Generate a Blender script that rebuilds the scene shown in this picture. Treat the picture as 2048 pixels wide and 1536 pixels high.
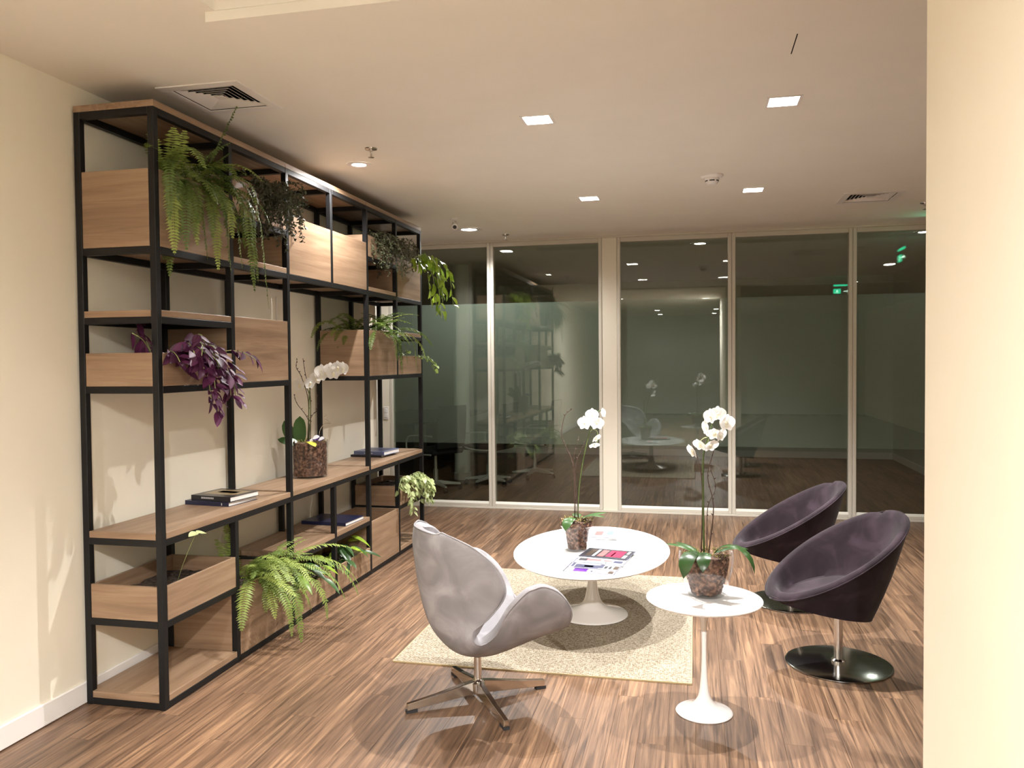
import bpy, bmesh, math, random
from math import sin, cos, pi, radians, sqrt
from mathutils import Vector, Matrix

for o in list(bpy.data.objects):
    bpy.data.objects.remove(o)
SC = bpy.context.scene
COL = SC.collection
V = Vector

# ------------------------------------------------------------------ camera
F_PX, YAW, PITCH, ROLL = 1626.92, 0.2213, 0.02802, -0.00872
fwd = V((-sin(YAW) * cos(PITCH), cos(YAW) * cos(PITCH), -sin(PITCH)))
r0 = V((cos(YAW), sin(YAW), 0.0)); u0 = r0.cross(fwd)
rgt = cos(ROLL) * r0 + sin(ROLL) * u0
upv = -sin(ROLL) * r0 + cos(ROLL) * u0
CAMPOS = V((0, 0, 1.5))
cd = bpy.data.cameras.new('camera'); cam = bpy.data.objects.new('camera', cd); COL.objects.link(cam)
cd.sensor_width = 36.0; cd.lens = F_PX / 2048 * 36.0; cd.clip_start = 0.02
M = Matrix((rgt, upv, -fwd)).transposed().to_4x4(); M.translation = CAMPOS
cam.matrix_world = M
SC.camera = cam

# ------------------------------------------------------------------ world, exposure
w = bpy.data.worlds.new('world'); SC.world = w; w.use_nodes = True
w.node_tree.nodes['Background'].inputs[0].default_value = (0.02, 0.02, 0.025, 1)
w.node_tree.nodes['Background'].inputs[1].default_value = 0.2
SC.view_settings.view_transform = 'Standard'
SC.view_settings.look = 'None'
SC.view_settings.gamma = 1.0
SC.view_settings.exposure = 1.66
SC.view_settings.use_curve_mapping = False
SC.cycles.caustics_reflective = False
SC.cycles.caustics_refractive = False
SC.cycles.sample_clamp_indirect = 6.0
SC.cycles.max_bounces = 10
SC.cycles.diffuse_bounces = 5
SC.cycles.transparent_max_bounces = 24

Z_HIGH, Z_LOW = 2.72, 2.685
WARM = (1.0, 0.89, 0.76)
WHITE_L = (1.0, 0.975, 0.955)
P_SQ, P_RD, P_BACK, P_MEET = 108.0, (42.0, 42.0), (110.0, 400.0), 4.0
SQUARE_LIGHTS = [(-0.75, 3.96), (0.40, 3.96), (-0.75, 5.96), (0.40, 5.96)]
BACK_SQUARES = [(-1.45, -0.20), (0.22, -0.55)]
ROUND_LIGHTS = [(-2.017, 4.722), (-2.034, 7.286)]
MEET_LIGHTS = [(0.055, 8.82), (2.18, 8.62)]
FAR_LIGHTS = [(-0.9, -4.2), (0.5, -4.2), (-0.9, -6.0), (0.5, -6.0), (2.4, 5.0), (2.4, 2.6)]


def spot(name, loc, power, color, angle, blend, size):
    l = bpy.data.lights.new(name, 'SPOT'); l.energy = power; l.color = color
    l.spot_size = radians(angle); l.spot_blend = blend; l.shadow_soft_size = size
    o = bpy.data.objects.new(name, l); COL.objects.link(o); o.location = loc
    return o


for x, y in SQUARE_LIGHTS:
    spot('downlight_beam', (x, y, Z_LOW - 0.012), P_SQ, WHITE_L, 112, 0.75, 0.012)
for (x, y), pw in zip(BACK_SQUARES, P_BACK):
    spot('downlight_beam', (x, y, Z_HIGH - 0.012), pw, WHITE_L, 172, 1.0, 0.025)
for (x, y), pw in zip(ROUND_LIGHTS, P_RD):
    spot('downlight_beam', (x, y, Z_HIGH - 0.012), pw, WHITE_L, 156, 0.5, 0.02)
for x, y in MEET_LIGHTS:
    spot('downlight_beam', (x, y, Z_HIGH - 0.012), P_MEET, WHITE_L, 150, 0.5, 0.02)
for x, y in FAR_LIGHTS:
    spot('downlight_beam', (x, y, Z_HIGH - 0.06), 9.0, WHITE_L, 140, 0.6, 0.03)

# ------------------------------------------------------------------ materials
MATS = {}


def mat(name, col, rough=0.5, metal=0.0, coat=0.0, spec=0.5, emit=None, estr=0.0):
    m = bpy.data.materials.new(name); m.use_nodes = True
    b = m.node_tree.nodes['Principled BSDF']
    b.inputs['Base Color'].default_value = (*col, 1); b.inputs['Roughness'].default_value = rough
    b.inputs['Metallic'].default_value = metal; b.inputs['Specular IOR Level'].default_value = spec
    b.inputs['Coat Weight'].default_value = coat
    if emit:
        b.inputs['Emission Color'].default_value = (*emit, 1); b.inputs['Emission Strength'].default_value = estr
    MATS[name] = m
    return m


def N(m, t, **kw):
    n = m.node_tree.nodes.new(t)
    for k, v in kw.items():
        setattr(n, k, v)
    return n


def L(m, a, ao, b, bi):
    m.node_tree.links.new(a.outputs[ao], b.inputs[bi])


def ramp(m, stops):
    r = N(m, 'ShaderNodeValToRGB'); e = r.color_ramp.elements
    e[0].position, e[0].color = stops[0][0], (*stops[0][1], 1)
    e[1].position, e[1].color = stops[-1][0], (*stops[-1][1], 1)
    for p, c in stops[1:-1]:
        k = e.new(p); k.color = (*c, 1)
    return r


def bump(m, src, out, strength, dist, bsdf=None):
    b = bsdf or m.node_tree.nodes['Principled BSDF']
    bp = N(m, 'ShaderNodeBump'); bp.inputs['Strength'].default_value = strength; bp.inputs['Distance'].default_value = dist
    L(m, src, out, bp, 'Height'); L(m, bp, 'Normal', b, 'Normal')


def noise_col(name, stops, scale, rough, detail=4.0, coord='Object', bumpd=0.0, stretch=(1, 1, 1), distortion=0.0, **kw):
    m = mat(name, stops[0][1], rough, **kw)
    tc = N(m, 'ShaderNodeTexCoord'); mp = N(m, 'ShaderNodeMapping'); mp.inputs['Scale'].default_value = stretch
    L(m, tc, coord, mp, 'Vector')
    nz = N(m, 'ShaderNodeTexNoise'); nz.inputs['Scale'].default_value = scale; nz.inputs['Detail'].default_value = detail
    nz.inputs['Distortion'].default_value = distortion
    L(m, mp, 'Vector', nz, 'Vector')
    r = ramp(m, stops); L(m, nz, 'Fac', r, 'Fac'); L(m, r, 'Color', m.node_tree.nodes['Principled BSDF'], 'Base Color')
    if bumpd:
        bump(m, nz, 'Fac', 0.6, bumpd)
    return m


def leaf_mat(name, c1, c2, rough=0.45, trans=0.25):
    m = mat(name, c1, rough)
    nt = m.node_tree; b = nt.nodes['Principled BSDF']; out = nt.nodes['Material Output']
    oi = N(m, 'ShaderNodeObjectInfo'); geo = N(m, 'ShaderNodeNewGeometry')
    tc = N(m, 'ShaderNodeTexCoord'); nz = N(m, 'ShaderNodeTexNoise'); nz.inputs['Scale'].default_value = 14.0
    L(m, tc, 'Object', nz, 'Vector')
    add = N(m, 'ShaderNodeMath', operation='ADD'); L(m, oi, 'Random', add, 0); L(m, nz, 'Fac', add, 1)
    mul = N(m, 'ShaderNodeMath', operation='MULTIPLY'); L(m, add, 0, mul, 0); mul.inputs[1].default_value = 0.6
    r = ramp(m, [(0.15, c1), (0.85, c2)]); L(m, mul, 0, r, 'Fac'); L(m, r, 'Color', b, 'Base Color')
    tr = N(m, 'ShaderNodeBsdfTranslucent'); L(m, r, 'Color', tr, 'Color')
    mx = N(m, 'ShaderNodeMixShader'); mx.inputs[0].default_value = trans
    L(m, b, 0, mx, 1); L(m, tr, 0, mx, 2); L(m, mx, 0, out, 0)
    return m


def thin_glass(name, tint=(1, 1, 1), boost=1.0, rough=0.0):
    m = bpy.data.materials.new(name); m.use_nodes = True; nt = m.node_tree
    for n in list(nt.nodes):
        if n.type != 'OUTPUT_MATERIAL':
            nt.nodes.remove(n)
    out = nt.nodes['Material Output']
    tr = N(m, 'ShaderNodeBsdfTransparent'); tr.inputs[0].default_value = (*tint, 1)
    gl = N(m, 'ShaderNodeBsdfGlossy'); gl.inputs['Roughness'].default_value = rough
    lw = N(m, 'ShaderNodeLayerWeight'); lw.inputs['Blend'].default_value = 0.5
    pw = N(m, 'ShaderNodeMath', operation='POWER'); L(m, lw, 'Facing', pw, 0); pw.inputs[1].default_value = 5.0
    mu = N(m, 'ShaderNodeMath', operation='MULTIPLY_ADD'); L(m, pw, 0, mu, 0)
    mu.inputs[1].default_value = 0.9 * min(1.0, boost); mu.inputs[2].default_value = 0.04 * boost; mu.use_clamp = True
    mx = N(m, 'ShaderNodeMixShader'); L(m, mu, 0, mx, 0); L(m, tr, 0, mx, 1); L(m, gl, 0, mx, 2); L(m, mx, 0, out, 0)
    MATS[name] = m
    return m


def plaster(name, c, var=0.03):
    return noise_col(name, [(0.3, tuple(x * (1 - var) for x in c)), (0.7, c)], 3.0, 0.75, 3.0, spec=0.25)


plaster('cream_wall', (0.83, 0.785, 0.665))
plaster('ceiling_white', (0.86, 0.84, 0.775))
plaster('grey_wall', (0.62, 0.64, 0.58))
mat('white_paint', (0.82, 0.80, 0.78), 0.35)
mat('white_gloss', (0.88, 0.87, 0.86), 0.12, coat=0.6)
mat('black_steel', (0.006, 0.006, 0.0065), 0.5, spec=0.3)
mat('aluminium', (0.64, 0.61, 0.53), 0.34, spec=0.6)
mat('aluminium_bead', (0.72, 0.70, 0.62), 0.28)
mat('chrome', (0.72, 0.69, 0.66), 0.12, metal=1.0)
mat('brushed_steel', (0.70, 0.67, 0.64), 0.24, metal=1.0)
mat('chair_chrome', (0.85, 0.85, 0.83), 0.34, metal=0.6)
mat('dark_chrome', (0.42, 0.43, 0.42), 0.14, metal=1.0)
mat('black_plastic', (0.012, 0.012, 0.014), 0.4)
mat('black_void', (0.006, 0.006, 0.006), 0.9, spec=0.1)
mat('lamp_lens', (1, 1, 1), 0.5, emit=(1.0, 0.95, 0.88), estr=30.0)
mat('lamp_recess', (0.9, 0.9, 0.9), 0.3, emit=(1.0, 0.94, 0.86), estr=2.2)
mat('lamp_dim', (1, 1, 1), 0.5, emit=(1.0, 0.95, 0.88), estr=9.0)
mat('lamp_far', (1, 1, 1), 0.5, emit=(1.0, 0.95, 0.88), estr=40.0)
thin_glass('window_glass', (0.93, 0.95, 0.93), 1.25)
thin_glass('vase_glass', (0.985, 0.985, 0.985), 0.7)
thin_glass('acrylic', (0.93, 0.97, 0.95), 1.0)

# frosted film: partly clear, partly scattering
m = bpy.data.materials.new('frosted_film'); m.use_nodes = True; nt = m.node_tree
b = nt.nodes['Principled BSDF']; nt.nodes.remove(b); out = nt.nodes['Material Output']
tr = N(m, 'ShaderNodeBsdfTransparent'); tr.inputs[0].default_value = (0.95, 0.97, 0.95, 1)
df = N(m, 'ShaderNodeBsdfDiffuse'); df.inputs[0].default_value = (0.50, 0.58, 0.50, 1)
tl = N(m, 'ShaderNodeBsdfTranslucent'); tl.inputs[0].default_value = (0.50, 0.56, 0.50, 1)
a1 = N(m, 'ShaderNodeMixShader'); a1.inputs[0].default_value = 0.4; L(m, df, 0, a1, 1); L(m, tl, 0, a1, 2)
a2 = N(m, 'ShaderNodeMixShader'); a2.inputs[0].default_value = 0.21; L(m, tr, 0, a2, 1); L(m, a1, 0, a2, 2); L(m, a2, 0, out, 0)
MATS['frosted_film'] = m


def wood(name, axis, dark, mid, light, rough=0.42, scale=1.0):
    m = mat(name, mid, rough)
    b = m.node_tree.nodes['Principled BSDF']
    tc = N(m, 'ShaderNodeTexCoord'); oi = N(m, 'ShaderNodeObjectInfo')
    sc = N(m, 'ShaderNodeVectorMath', operation='SCALE'); L(m, oi, 'Random', sc, 'Scale'); sc.inputs[0].default_value = (13.0, 17.0, 23.0)
    ad = N(m, 'ShaderNodeVectorMath', operation='ADD'); L(m, tc, 'Object', ad, 0); L(m, sc, 0, ad, 1)
    mp = N(m, 'ShaderNodeMapping')
    s = [26 * scale] * 3; s[axis] = 1.5 * scale; mp.inputs['Scale'].default_value = s
    L(m, ad, 0, mp, 'Vector')
    n1 = N(m, 'ShaderNodeTexNoise'); n1.inputs['Scale'].default_value = 1.0; n1.inputs['Detail'].default_value = 6.0
    n1.inputs['Roughness'].default_value = 0.62; n1.inputs['Distortion'].default_value = 0.5
    L(m, mp, 'Vector', n1, 'Vector')
    r = ramp(m, [(0.30, dark), (0.50, mid), (0.68, light)]); L(m, n1, 'Fac', r, 'Fac'); L(m, r, 'Color', b, 'Base Color')
    bump(m, n1, 'Fac', 0.12, 0.002)
    return m


OAK = ((0.19, 0.118, 0.070), (0.275, 0.178, 0.110), (0.345, 0.235, 0.152))
wood('oak_along_y', 1, *OAK)
wood('oak_along_x', 0, *OAK)
mat('oak_edge', (0.36, 0.21, 0.10), 0.5)

# floor planks: identical strips told apart by their place on the floor
PW, PL = 0.112, 1.15


def floor_mat():
    m = mat('floor_planks', (0.3, 0.18, 0.1), 0.36, spec=0.45)
    b = m.node_tree.nodes['Principled BSDF']
    geo = N(m, 'ShaderNodeNewGeometry'); sx = N(m, 'ShaderNodeSeparateXYZ'); L(m, geo, 'Position', sx, 0)

    def mth(op, a, v=None, bsock=None):
        n = N(m, 'ShaderNodeMath', operation=op)
        m.node_tree.links.new(a, n.inputs[0])
        if bsock is not None:
            m.node_tree.links.new(bsock, n.inputs[1])
        elif v is not None:
            n.inputs[1].default_value = v
        return n.outputs[0]
    colx = mth('FLOOR', mth('DIVIDE', sx.outputs[0], PW))
    off = mth('MULTIPLY', mth('FRACT', mth('MULTIPLY', colx, 0.3819)), PL)
    row = mth('FLOOR', mth('DIVIDE', mth('ADD', sx.outputs[1], bsock=off), PL))
    cb = N(m, 'ShaderNodeCombineXYZ')
    m.node_tree.links.new(colx, cb.inputs[0]); m.node_tree.links.new(row, cb.inputs[1])
    wn = N(m, 'ShaderNodeTexWhiteNoise', noise_dimensions='3D'); L(m, cb, 0, wn, 'Vector')
    sc = N(m, 'ShaderNodeVectorMath', operation='SCALE'); L(m, wn, 'Color', sc, 0); sc.inputs['Scale'].default_value = 37.0
    ad = N(m, 'ShaderNodeVectorMath', operation='ADD'); L(m, geo, 'Position', ad, 0); L(m, sc, 0, ad, 1)
    mp = N(m, 'ShaderNodeMapping'); mp.inputs['Scale'].default_value = (34, 1.25, 1); L(m, ad, 0, mp, 'Vector')
    n1 = N(m, 'ShaderNodeTexNoise'); n1.inputs['Scale'].default_value = 1.0; n1.inputs['Detail'].default_value = 7.0
    n1.inputs['Roughness'].default_value = 0.6; n1.inputs['Distortion'].default_value = 1.3
    L(m, mp, 'Vector', n1, 'Vector')
    mp2 = N(m, 'ShaderNodeMapping'); mp2.inputs['Scale'].default_value = (110, 2.0, 1); L(m, ad, 0, mp2, 'Vector')
    n2 = N(m, 'ShaderNodeTexNoise'); n2.inputs['Scale'].default_value = 1.0; n2.inputs['Detail'].default_value = 5.0
    n2.inputs['Distortion'].default_value = 0.8
    L(m, mp2, 'Vector', n2, 'Vector')
    r = ramp(m, [(0.28, (0.070, 0.041, 0.026)), (0.42, (0.128, 0.075, 0.046)), (0.55, (0.205, 0.122, 0.074)), (0.72, (0.335, 0.207, 0.120))])
    L(m, n1, 'Fac', r, 'Fac')
    r2 = ramp(m, [(0.30, (0.25, 0.23, 0.23)), (0.46, (1, 1, 1))]); L(m, n2, 'Fac', r2, 'Fac')
    mx = N(m, 'ShaderNodeMix', data_type='RGBA', blend_type='MULTIPLY'); mx.inputs['Factor'].default_value = 0.75
    L(m, r, 'Color', mx, 'A'); L(m, r2, 'Color', mx, 'B')
    r3 = ramp(m, [(0.0, (0.78, 0.78, 0.79)), (1.0, (1.10, 1.08, 1.05))]); L(m, wn, 'Value', r3, 'Fac')
    mx2 = N(m, 'ShaderNodeMix', data_type='RGBA', blend_type='MULTIPLY'); mx2.inputs['Factor'].default_value = 1.0
    m.node_tree.links.new(mx.outputs['Result'], mx2.inputs['A']); L(m, r3, 'Color', mx2, 'B')
    m.node_tree.links.new(mx2.outputs['Result'], b.inputs['Base Color'])
    bump(m, n2, 'Fac', 0.10, 0.001)


floor_mat()


def rug_mat():
    m = mat('woven_rug', (0.7, 0.6, 0.4), 0.9, spec=0.1)
    b = m.node_tree.nodes['Principled BSDF']
    tc = N(m, 'ShaderNodeTexCoord')
    br = N(m, 'ShaderNodeTexBrick'); br.inputs['Scale'].default_value = 36.0
    br.inputs['Color1'].default_value = (0.44, 0.40, 0.33, 1); br.inputs['Color2'].default_value = (0.34, 0.305, 0.245, 1)
    br.inputs['Mortar'].default_value = (0.24, 0.19, 0.12, 1); br.inputs['Mortar Size'].default_value = 0.05
    br.inputs['Brick Width'].default_value = 0.7; br.inputs['Row Height'].default_value = 0.34
    nz = N(m, 'ShaderNodeTexNoise'); nz.inputs['Scale'].default_value = 60.0
    L(m, tc, 'Object', nz, 'Vector')
    mxv = N(m, 'ShaderNodeMix', data_type='VECTOR'); mxv.inputs['Factor'].default_value = 0.012
    m.node_tree.links.new(tc.outputs['Object'], mxv.inputs[4]); m.node_tree.links.new(nz.outputs['Color'], mxv.inputs[5])
    m.node_tree.links.new(mxv.outputs[1], br.inputs['Vector'])
    n2 = N(m, 'ShaderNodeTexNoise'); n2.inputs['Scale'].default_value = 90.0; n2.inputs['Detail'].default_value = 3.0
    L(m, tc, 'Object', n2, 'Vector')
    r = ramp(m, [(0.34, (0.36, 0.31, 0.24)), (0.56, (1.0, 1.0, 1.0))]); L(m, n2, 'Fac', r, 'Fac')
    mx = N(m, 'ShaderNodeMix', data_type='RGBA', blend_type='MULTIPLY'); mx.inputs['Factor'].default_value = 0.8
    L(m, br, 'Color', mx, 'A'); L(m, r, 'Color', mx, 'B')
    m.node_tree.links.new(mx.outputs['Result'], b.inputs['Base Color'])
    bump(m, br, 'Color', 0.7, 0.004)


rug_mat()
mat('rug_edge', (0.40, 0.31, 0.17), 0.9)
def velvet(name, c1, c2, c3, sheen):
    m = noise_col(name, [(0.30, c1), (0.5, c2), (0.72, c3)], 7.0, 0.85, 5.0, spec=0.15, distortion=0.8)
    b = m.node_tree.nodes['Principled BSDF']
    b.inputs['Sheen Weight'].default_value = sheen; b.inputs['Sheen Roughness'].default_value = 0.4
    return m


velvet('grey_velvet', (0.20, 0.192, 0.20), (0.255, 0.245, 0.258), (0.37, 0.36, 0.38), 0.12)
velvet('plum_velvet', (0.013, 0.008, 0.0108), (0.021, 0.0132, 0.0175), (0.044, 0.029, 0.038), 0.12)
noise_col('bark', [(0.34, (0.022, 0.010, 0.006)), (0.5, (0.095, 0.045, 0.026)), (0.68, (0.27, 0.15, 0.095))], 60.0, 0.8, 3.0, bumpd=0.01)
noise_col('soil', [(0.35, (0.012, 0.008, 0.006)), (0.65, (0.07, 0.045, 0.03))], 50.0, 0.95, 4.0, bumpd=0.01)
noise_col('moss', [(0.35, (0.12, 0.10, 0.02)), (0.65, (0.36, 0.31, 0.10))], 70.0, 0.9, 3.0)
leaf_mat('fern_green', (0.045, 0.09, 0.014), (0.15, 0.22, 0.04), 0.5, 0.3)
leaf_mat('fern_light', (0.09, 0.16, 0.03), (0.34, 0.42, 0.10), 0.5, 0.3)
leaf_mat('pothos_green', (0.12, 0.24, 0.02), (0.42, 0.58, 0.06), 0.3, 0.3)
leaf_mat('variegated_green', (0.16, 0.24, 0.07), (0.60, 0.66, 0.34), 0.35, 0.2)
leaf_mat('purple_leaf', (0.035, 0.006, 0.022), (0.13, 0.025, 0.09), 0.55, 0.2)
leaf_mat('dark_foliage', (0.020, 0.026, 0.012), (0.075, 0.08, 0.035), 0.55, 0.15)
leaf_mat('ivy_green', (0.05, 0.10, 0.02), (0.30, 0.40, 0.10), 0.35, 0.2)
leaf_mat('orchid_leaf', (0.014, 0.045, 0.010), (0.045, 0.105, 0.026), 0.32, 0.10)
leaf_mat('yellow_leaf', (0.55, 0.60, 0.04), (0.75, 0.75, 0.10), 0.35, 0.2)
leaf_mat('petal_white', (0.86, 0.85, 0.82), (0.93, 0.92, 0.90), 0.5, 0.3)
mat('orchid_lip', (0.88, 0.84, 0.66), 0.5)
mat('stem_green', (0.06, 0.09, 0.02), 0.5)
mat('stem_brown', (0.055, 0.028, 0.018), 0.6)
mat('stem_pale', (0.30, 0.34, 0.14), 0.5)
mat('paper', (0.74, 0.73, 0.71), 0.7)
mat('navy_cover', (0.012, 0.016, 0.05), 0.3)
mat('blue_cover', (0.10, 0.13, 0.26), 0.3)
mat('black_cover', (0.012, 0.012, 0.018), 0.3)
mat('ink_grey', (0.03, 0.03, 0.036), 0.4)
mat('ink_red', (0.36, 0.016, 0.06), 0.35)
mat('ink_pink', (0.50, 0.13, 0.13), 0.35)
mat('ink_purple', (0.10, 0.02, 0.28), 0.35)
mat('ink_teal', (0.16, 0.28, 0.25), 0.35)
mat('ink_slate', (0.055, 0.06, 0.105), 0.35)
mat('ink_brown', (0.07, 0.05, 0.038), 0.35)
mat('ink_bronze', (0.26, 0.19, 0.10), 0.3)
mat('ink_gold', (0.45, 0.30, 0.12), 0.3)
mat('ink_white', (0.62, 0.62, 0.64), 0.35)
mat('exit_green', (0.02, 0.5, 0.25), 0.4, emit=(0.02, 0.85, 0.42), estr=1.6)
mat('exit_white', (0.9, 0.95, 0.9), 0.4, emit=(0.75, 1.0, 0.85), estr=2.0)
mat('rubber', (0.02, 0.02, 0.022), 0.7)
mat('mesh_fabric', (0.015, 0.015, 0.016), 0.8)


# ------------------------------------------------------------------ mesh helpers
class MB:
    def __init__(self):
        self.v, self.f, self.mi = [], [], []

    def add(self, vs, fs, k=0):
        n = len(self.v); self.v += [tuple(p) for p in vs]; self.f += [tuple(i + n for i in f) for f in fs]
        self.mi += [k] * len(fs)
        return self

    def box(self, x0, x1, y0, y1, z0, z1, k=0):
        vs = [(x, y, z) for x in (x0, x1) for y in (y0, y1) for z in (z0, z1)]
        fs = [(0, 1, 3, 2), (4, 6, 7, 5), (0, 4, 5, 1), (2, 3, 7, 6), (0, 2, 6, 4), (1, 5, 7, 3)]
        return self.add(vs, fs, k)

    def obox(self, c, ax, ay, az, k=0):
        c, ax, ay, az = V(c), V(ax), V(ay), V(az)
        vs = [c + sx * ax + sy * ay + sz * az for sx in (-1, 1) for sy in (-1, 1) for sz in (-1, 1)]
        fs = [(0, 1, 3, 2), (4, 6, 7, 5), (0, 4, 5, 1), (2, 3, 7, 6), (0, 2, 6, 4), (1, 5, 7, 3)]
        return self.add(vs, fs, k)

    def lathe(self, prof, c=(0, 0, 0), n=40, sx=1.0, sy=1.0, k=0, cap0=True, cap1=True):
        vs, fs = [], []
        for r, z in prof:
            for i in range(n):
                a = 2 * pi * i / n
                vs.append((c[0] + sx * r * cos(a), c[1] + sy * r * sin(a), c[2] + z))
        for j in range(len(prof) - 1):
            for i in range(n):
                i2 = (i + 1) % n
                fs.append((j * n + i, j * n + i2, (j + 1) * n + i2, (j + 1) * n + i))
        if cap0:
            fs.append(tuple(range(n - 1, -1, -1)))
        if cap1:
            b_ = (len(prof) - 1) * n; fs.append(tuple(b_ + i for i in range(n)))
        return self.add(vs, fs, k)

    def tube(self, pts, r, n=6, k=0):
        pts = [V(p) for p in pts]
        if not isinstance(r, (list, tuple)):
            r = [r] * len(pts)
        vs, fs = [], []
        prev = None
        for i, p in enumerate(pts):
            t = (pts[min(i + 1, len(pts) - 1)] - pts[max(i - 1, 0)])
            t = t.normalized() if t.length > 1e-9 else V((0, 0, 1))
            a = prev if prev is not None else (V((1, 0, 0)) if abs(t.x) < 0.8 else V((0, 1, 0)))
            s = (a - t * a.dot(t)); s = s.normalized() if s.length > 1e-6 else t.orthogonal().normalized()
            prev = s; u = t.cross(s)
            for q in range(n):
                an = 2 * pi * q / n
                vs.append(p + r[i] * (cos(an) * s + sin(an) * u))
        for j in range(len(pts) - 1):
            for q in range(n):
                q2 = (q + 1) % n
                fs.append((j * n + q, j * n + q2, (j + 1) * n + q2, (j + 1) * n + q))
        fs.append(tuple(range(n - 1, -1, -1))); b_ = (len(pts) - 1) * n; fs.append(tuple(b_ + q for q in range(n)))
        return self.add(vs, fs, k)

    def rings(self, rs, k=0, cap0=False, cap1=False):
        n = len(rs[0]); vs = [p for r in rs for p in r]; fs = []
        for j in range(len(rs) - 1):
            for q in range(n):
                q2 = (q + 1) % n
                fs.append((j * n + q, j * n + q2, (j + 1) * n + q2, (j + 1) * n + q))
        if cap0:
            fs.append(tuple(range(n - 1, -1, -1)))
        if cap1:
            b_ = (len(rs) - 1) * n; fs.append(tuple(b_ + q for q in range(n)))
        return self.add(vs, fs, k)

    def mesh(self, name, mats, smooth=None, bevel=0.0, off=(0, 0, 0)):
        me = bpy.data.meshes.new(name)
        ox, oy, oz = off
        me.from_pydata([(p[0] - ox, p[1] - oy, p[2] - oz) for p in self.v], [], self.f)
        if isinstance(mats, str):
            mats = [mats]
        for q in mats:
            me.materials.append(MATS[q])
        if len(mats) > 1:
            me.polygons.foreach_set('material_index', self.mi)
        if bevel:
            bm = bmesh.new(); bm.from_mesh(me)
            bmesh.ops.bevel(bm, geom=bm.edges[:], offset=bevel, segments=1, affect='EDGES', profile=0.5)
            bm.to_mesh(me); bm.free()
        if smooth is not None:
            me.polygons.foreach_set('use_smooth', [True] * len(me.polygons))
            if smooth < 180:
                me.set_sharp_from_angle(angle=radians(smooth))
        me.update()
        return me


def obj(name, data, parent=None, loc=None, **props):
    o = bpy.data.objects.new(name, data); COL.objects.link(o)
    if parent is not None:
        o.parent = parent
    if loc is not None:
        o.location = loc
    for k, v in props.items():
        o[k] = v
    return o


def part(name, mb, mats, parent, smooth=None, bevel=0.0, **props):
    """mesh built in world coordinates, hung under a (possibly nested) parent"""
    off = V((0, 0, 0)); q = parent
    while q is not None:
        off += q.location; q = q.parent
    return obj(name, mb.mesh(name, mats, smooth, bevel, off), parent, **props)


def thing(name, label, cat, loc, group=None, rot=0.0):
    o = obj(name, None, None, loc); o.empty_display_size = 0.05; o.rotation_euler[2] = rot
    o['label'] = label; o['category'] = cat
    if group:
        o['group'] = group
    return o


def struct(name, mb, mats, smooth=None, bevel=0.0, label=None):
    o = obj(name, mb.mesh(name, mats, smooth, bevel))
    o['kind'] = 'structure'
    if label:
        o['label'] = label; 
    return o


def orient(o, pos, direction, normal, scale=1.0, base=V((0, 0, 0))):
    d = V(direction).normalized(); n = V(normal); n = n - d * n.dot(d)
    n = n.normalized() if n.length > 1e-6 else d.orthogonal().normalized()
    s = n.cross(d)
    Mx = Matrix((d, s, n)).transposed().to_4x4()
    Mx = Matrix.Translation(V(pos) - V(base)) @ Mx @ Matrix.Scale(scale, 4)
    o.matrix_local = Mx


# ------------------------------------------------------------------ setting: walls, floor, ceilings
XW = -2.645
GY = 8.01
X_L, X_R, Y_B = -4.6, 4.4, -7.0

b = MB().box(XW - 0.2, XW, Y_B, 6.52, 0, Z_HIGH); struct('wall_left', b, 'cream_wall', label='cream plaster wall behind the tall bookshelf')
b = MB().box(X_L - 0.1, X_L, Y_B, 13.0, 0, Z_HIGH); struct('wall_far_left', b, 'cream_wall')
b = MB().box(X_R, X_R + 0.1, Y_B, GY + 0.08, 0, Z_HIGH); struct('wall_right', b, 'cream_wall')
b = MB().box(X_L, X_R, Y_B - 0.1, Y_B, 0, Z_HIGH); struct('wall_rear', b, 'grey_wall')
b = MB().box(X_L, -3.117, GY, GY + 0.08, 0, Z_HIGH); struct('wall_back', b, 'cream_wall', label='narrow cream wall strip beside the glass partition')
b = MB().box(0.502, 0.75, -1.2, 1.976, 0, Z_HIGH); struct('wall_pillar', b, 'cream_wall', label='plain cream wall end filling the right edge of the picture')
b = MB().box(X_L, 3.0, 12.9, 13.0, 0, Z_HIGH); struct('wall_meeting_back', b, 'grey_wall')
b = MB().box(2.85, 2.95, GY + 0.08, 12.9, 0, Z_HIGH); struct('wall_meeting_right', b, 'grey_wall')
for nm, args in (('baseboard_left', (XW, XW + 0.012, Y_B, 6.52, 0.003, 0.096)),
                 ('baseboard_meeting_back', (X_L, 2.85, 12.886, 12.9, 0.003, 0.1)),
                 ('baseboard_meeting_right', (2.836, 2.85, GY + 0.09, 12.88, 0.003, 0.1))):
    struct(nm, MB().box(*args), 'white_paint', bevel=0.003)


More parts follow.
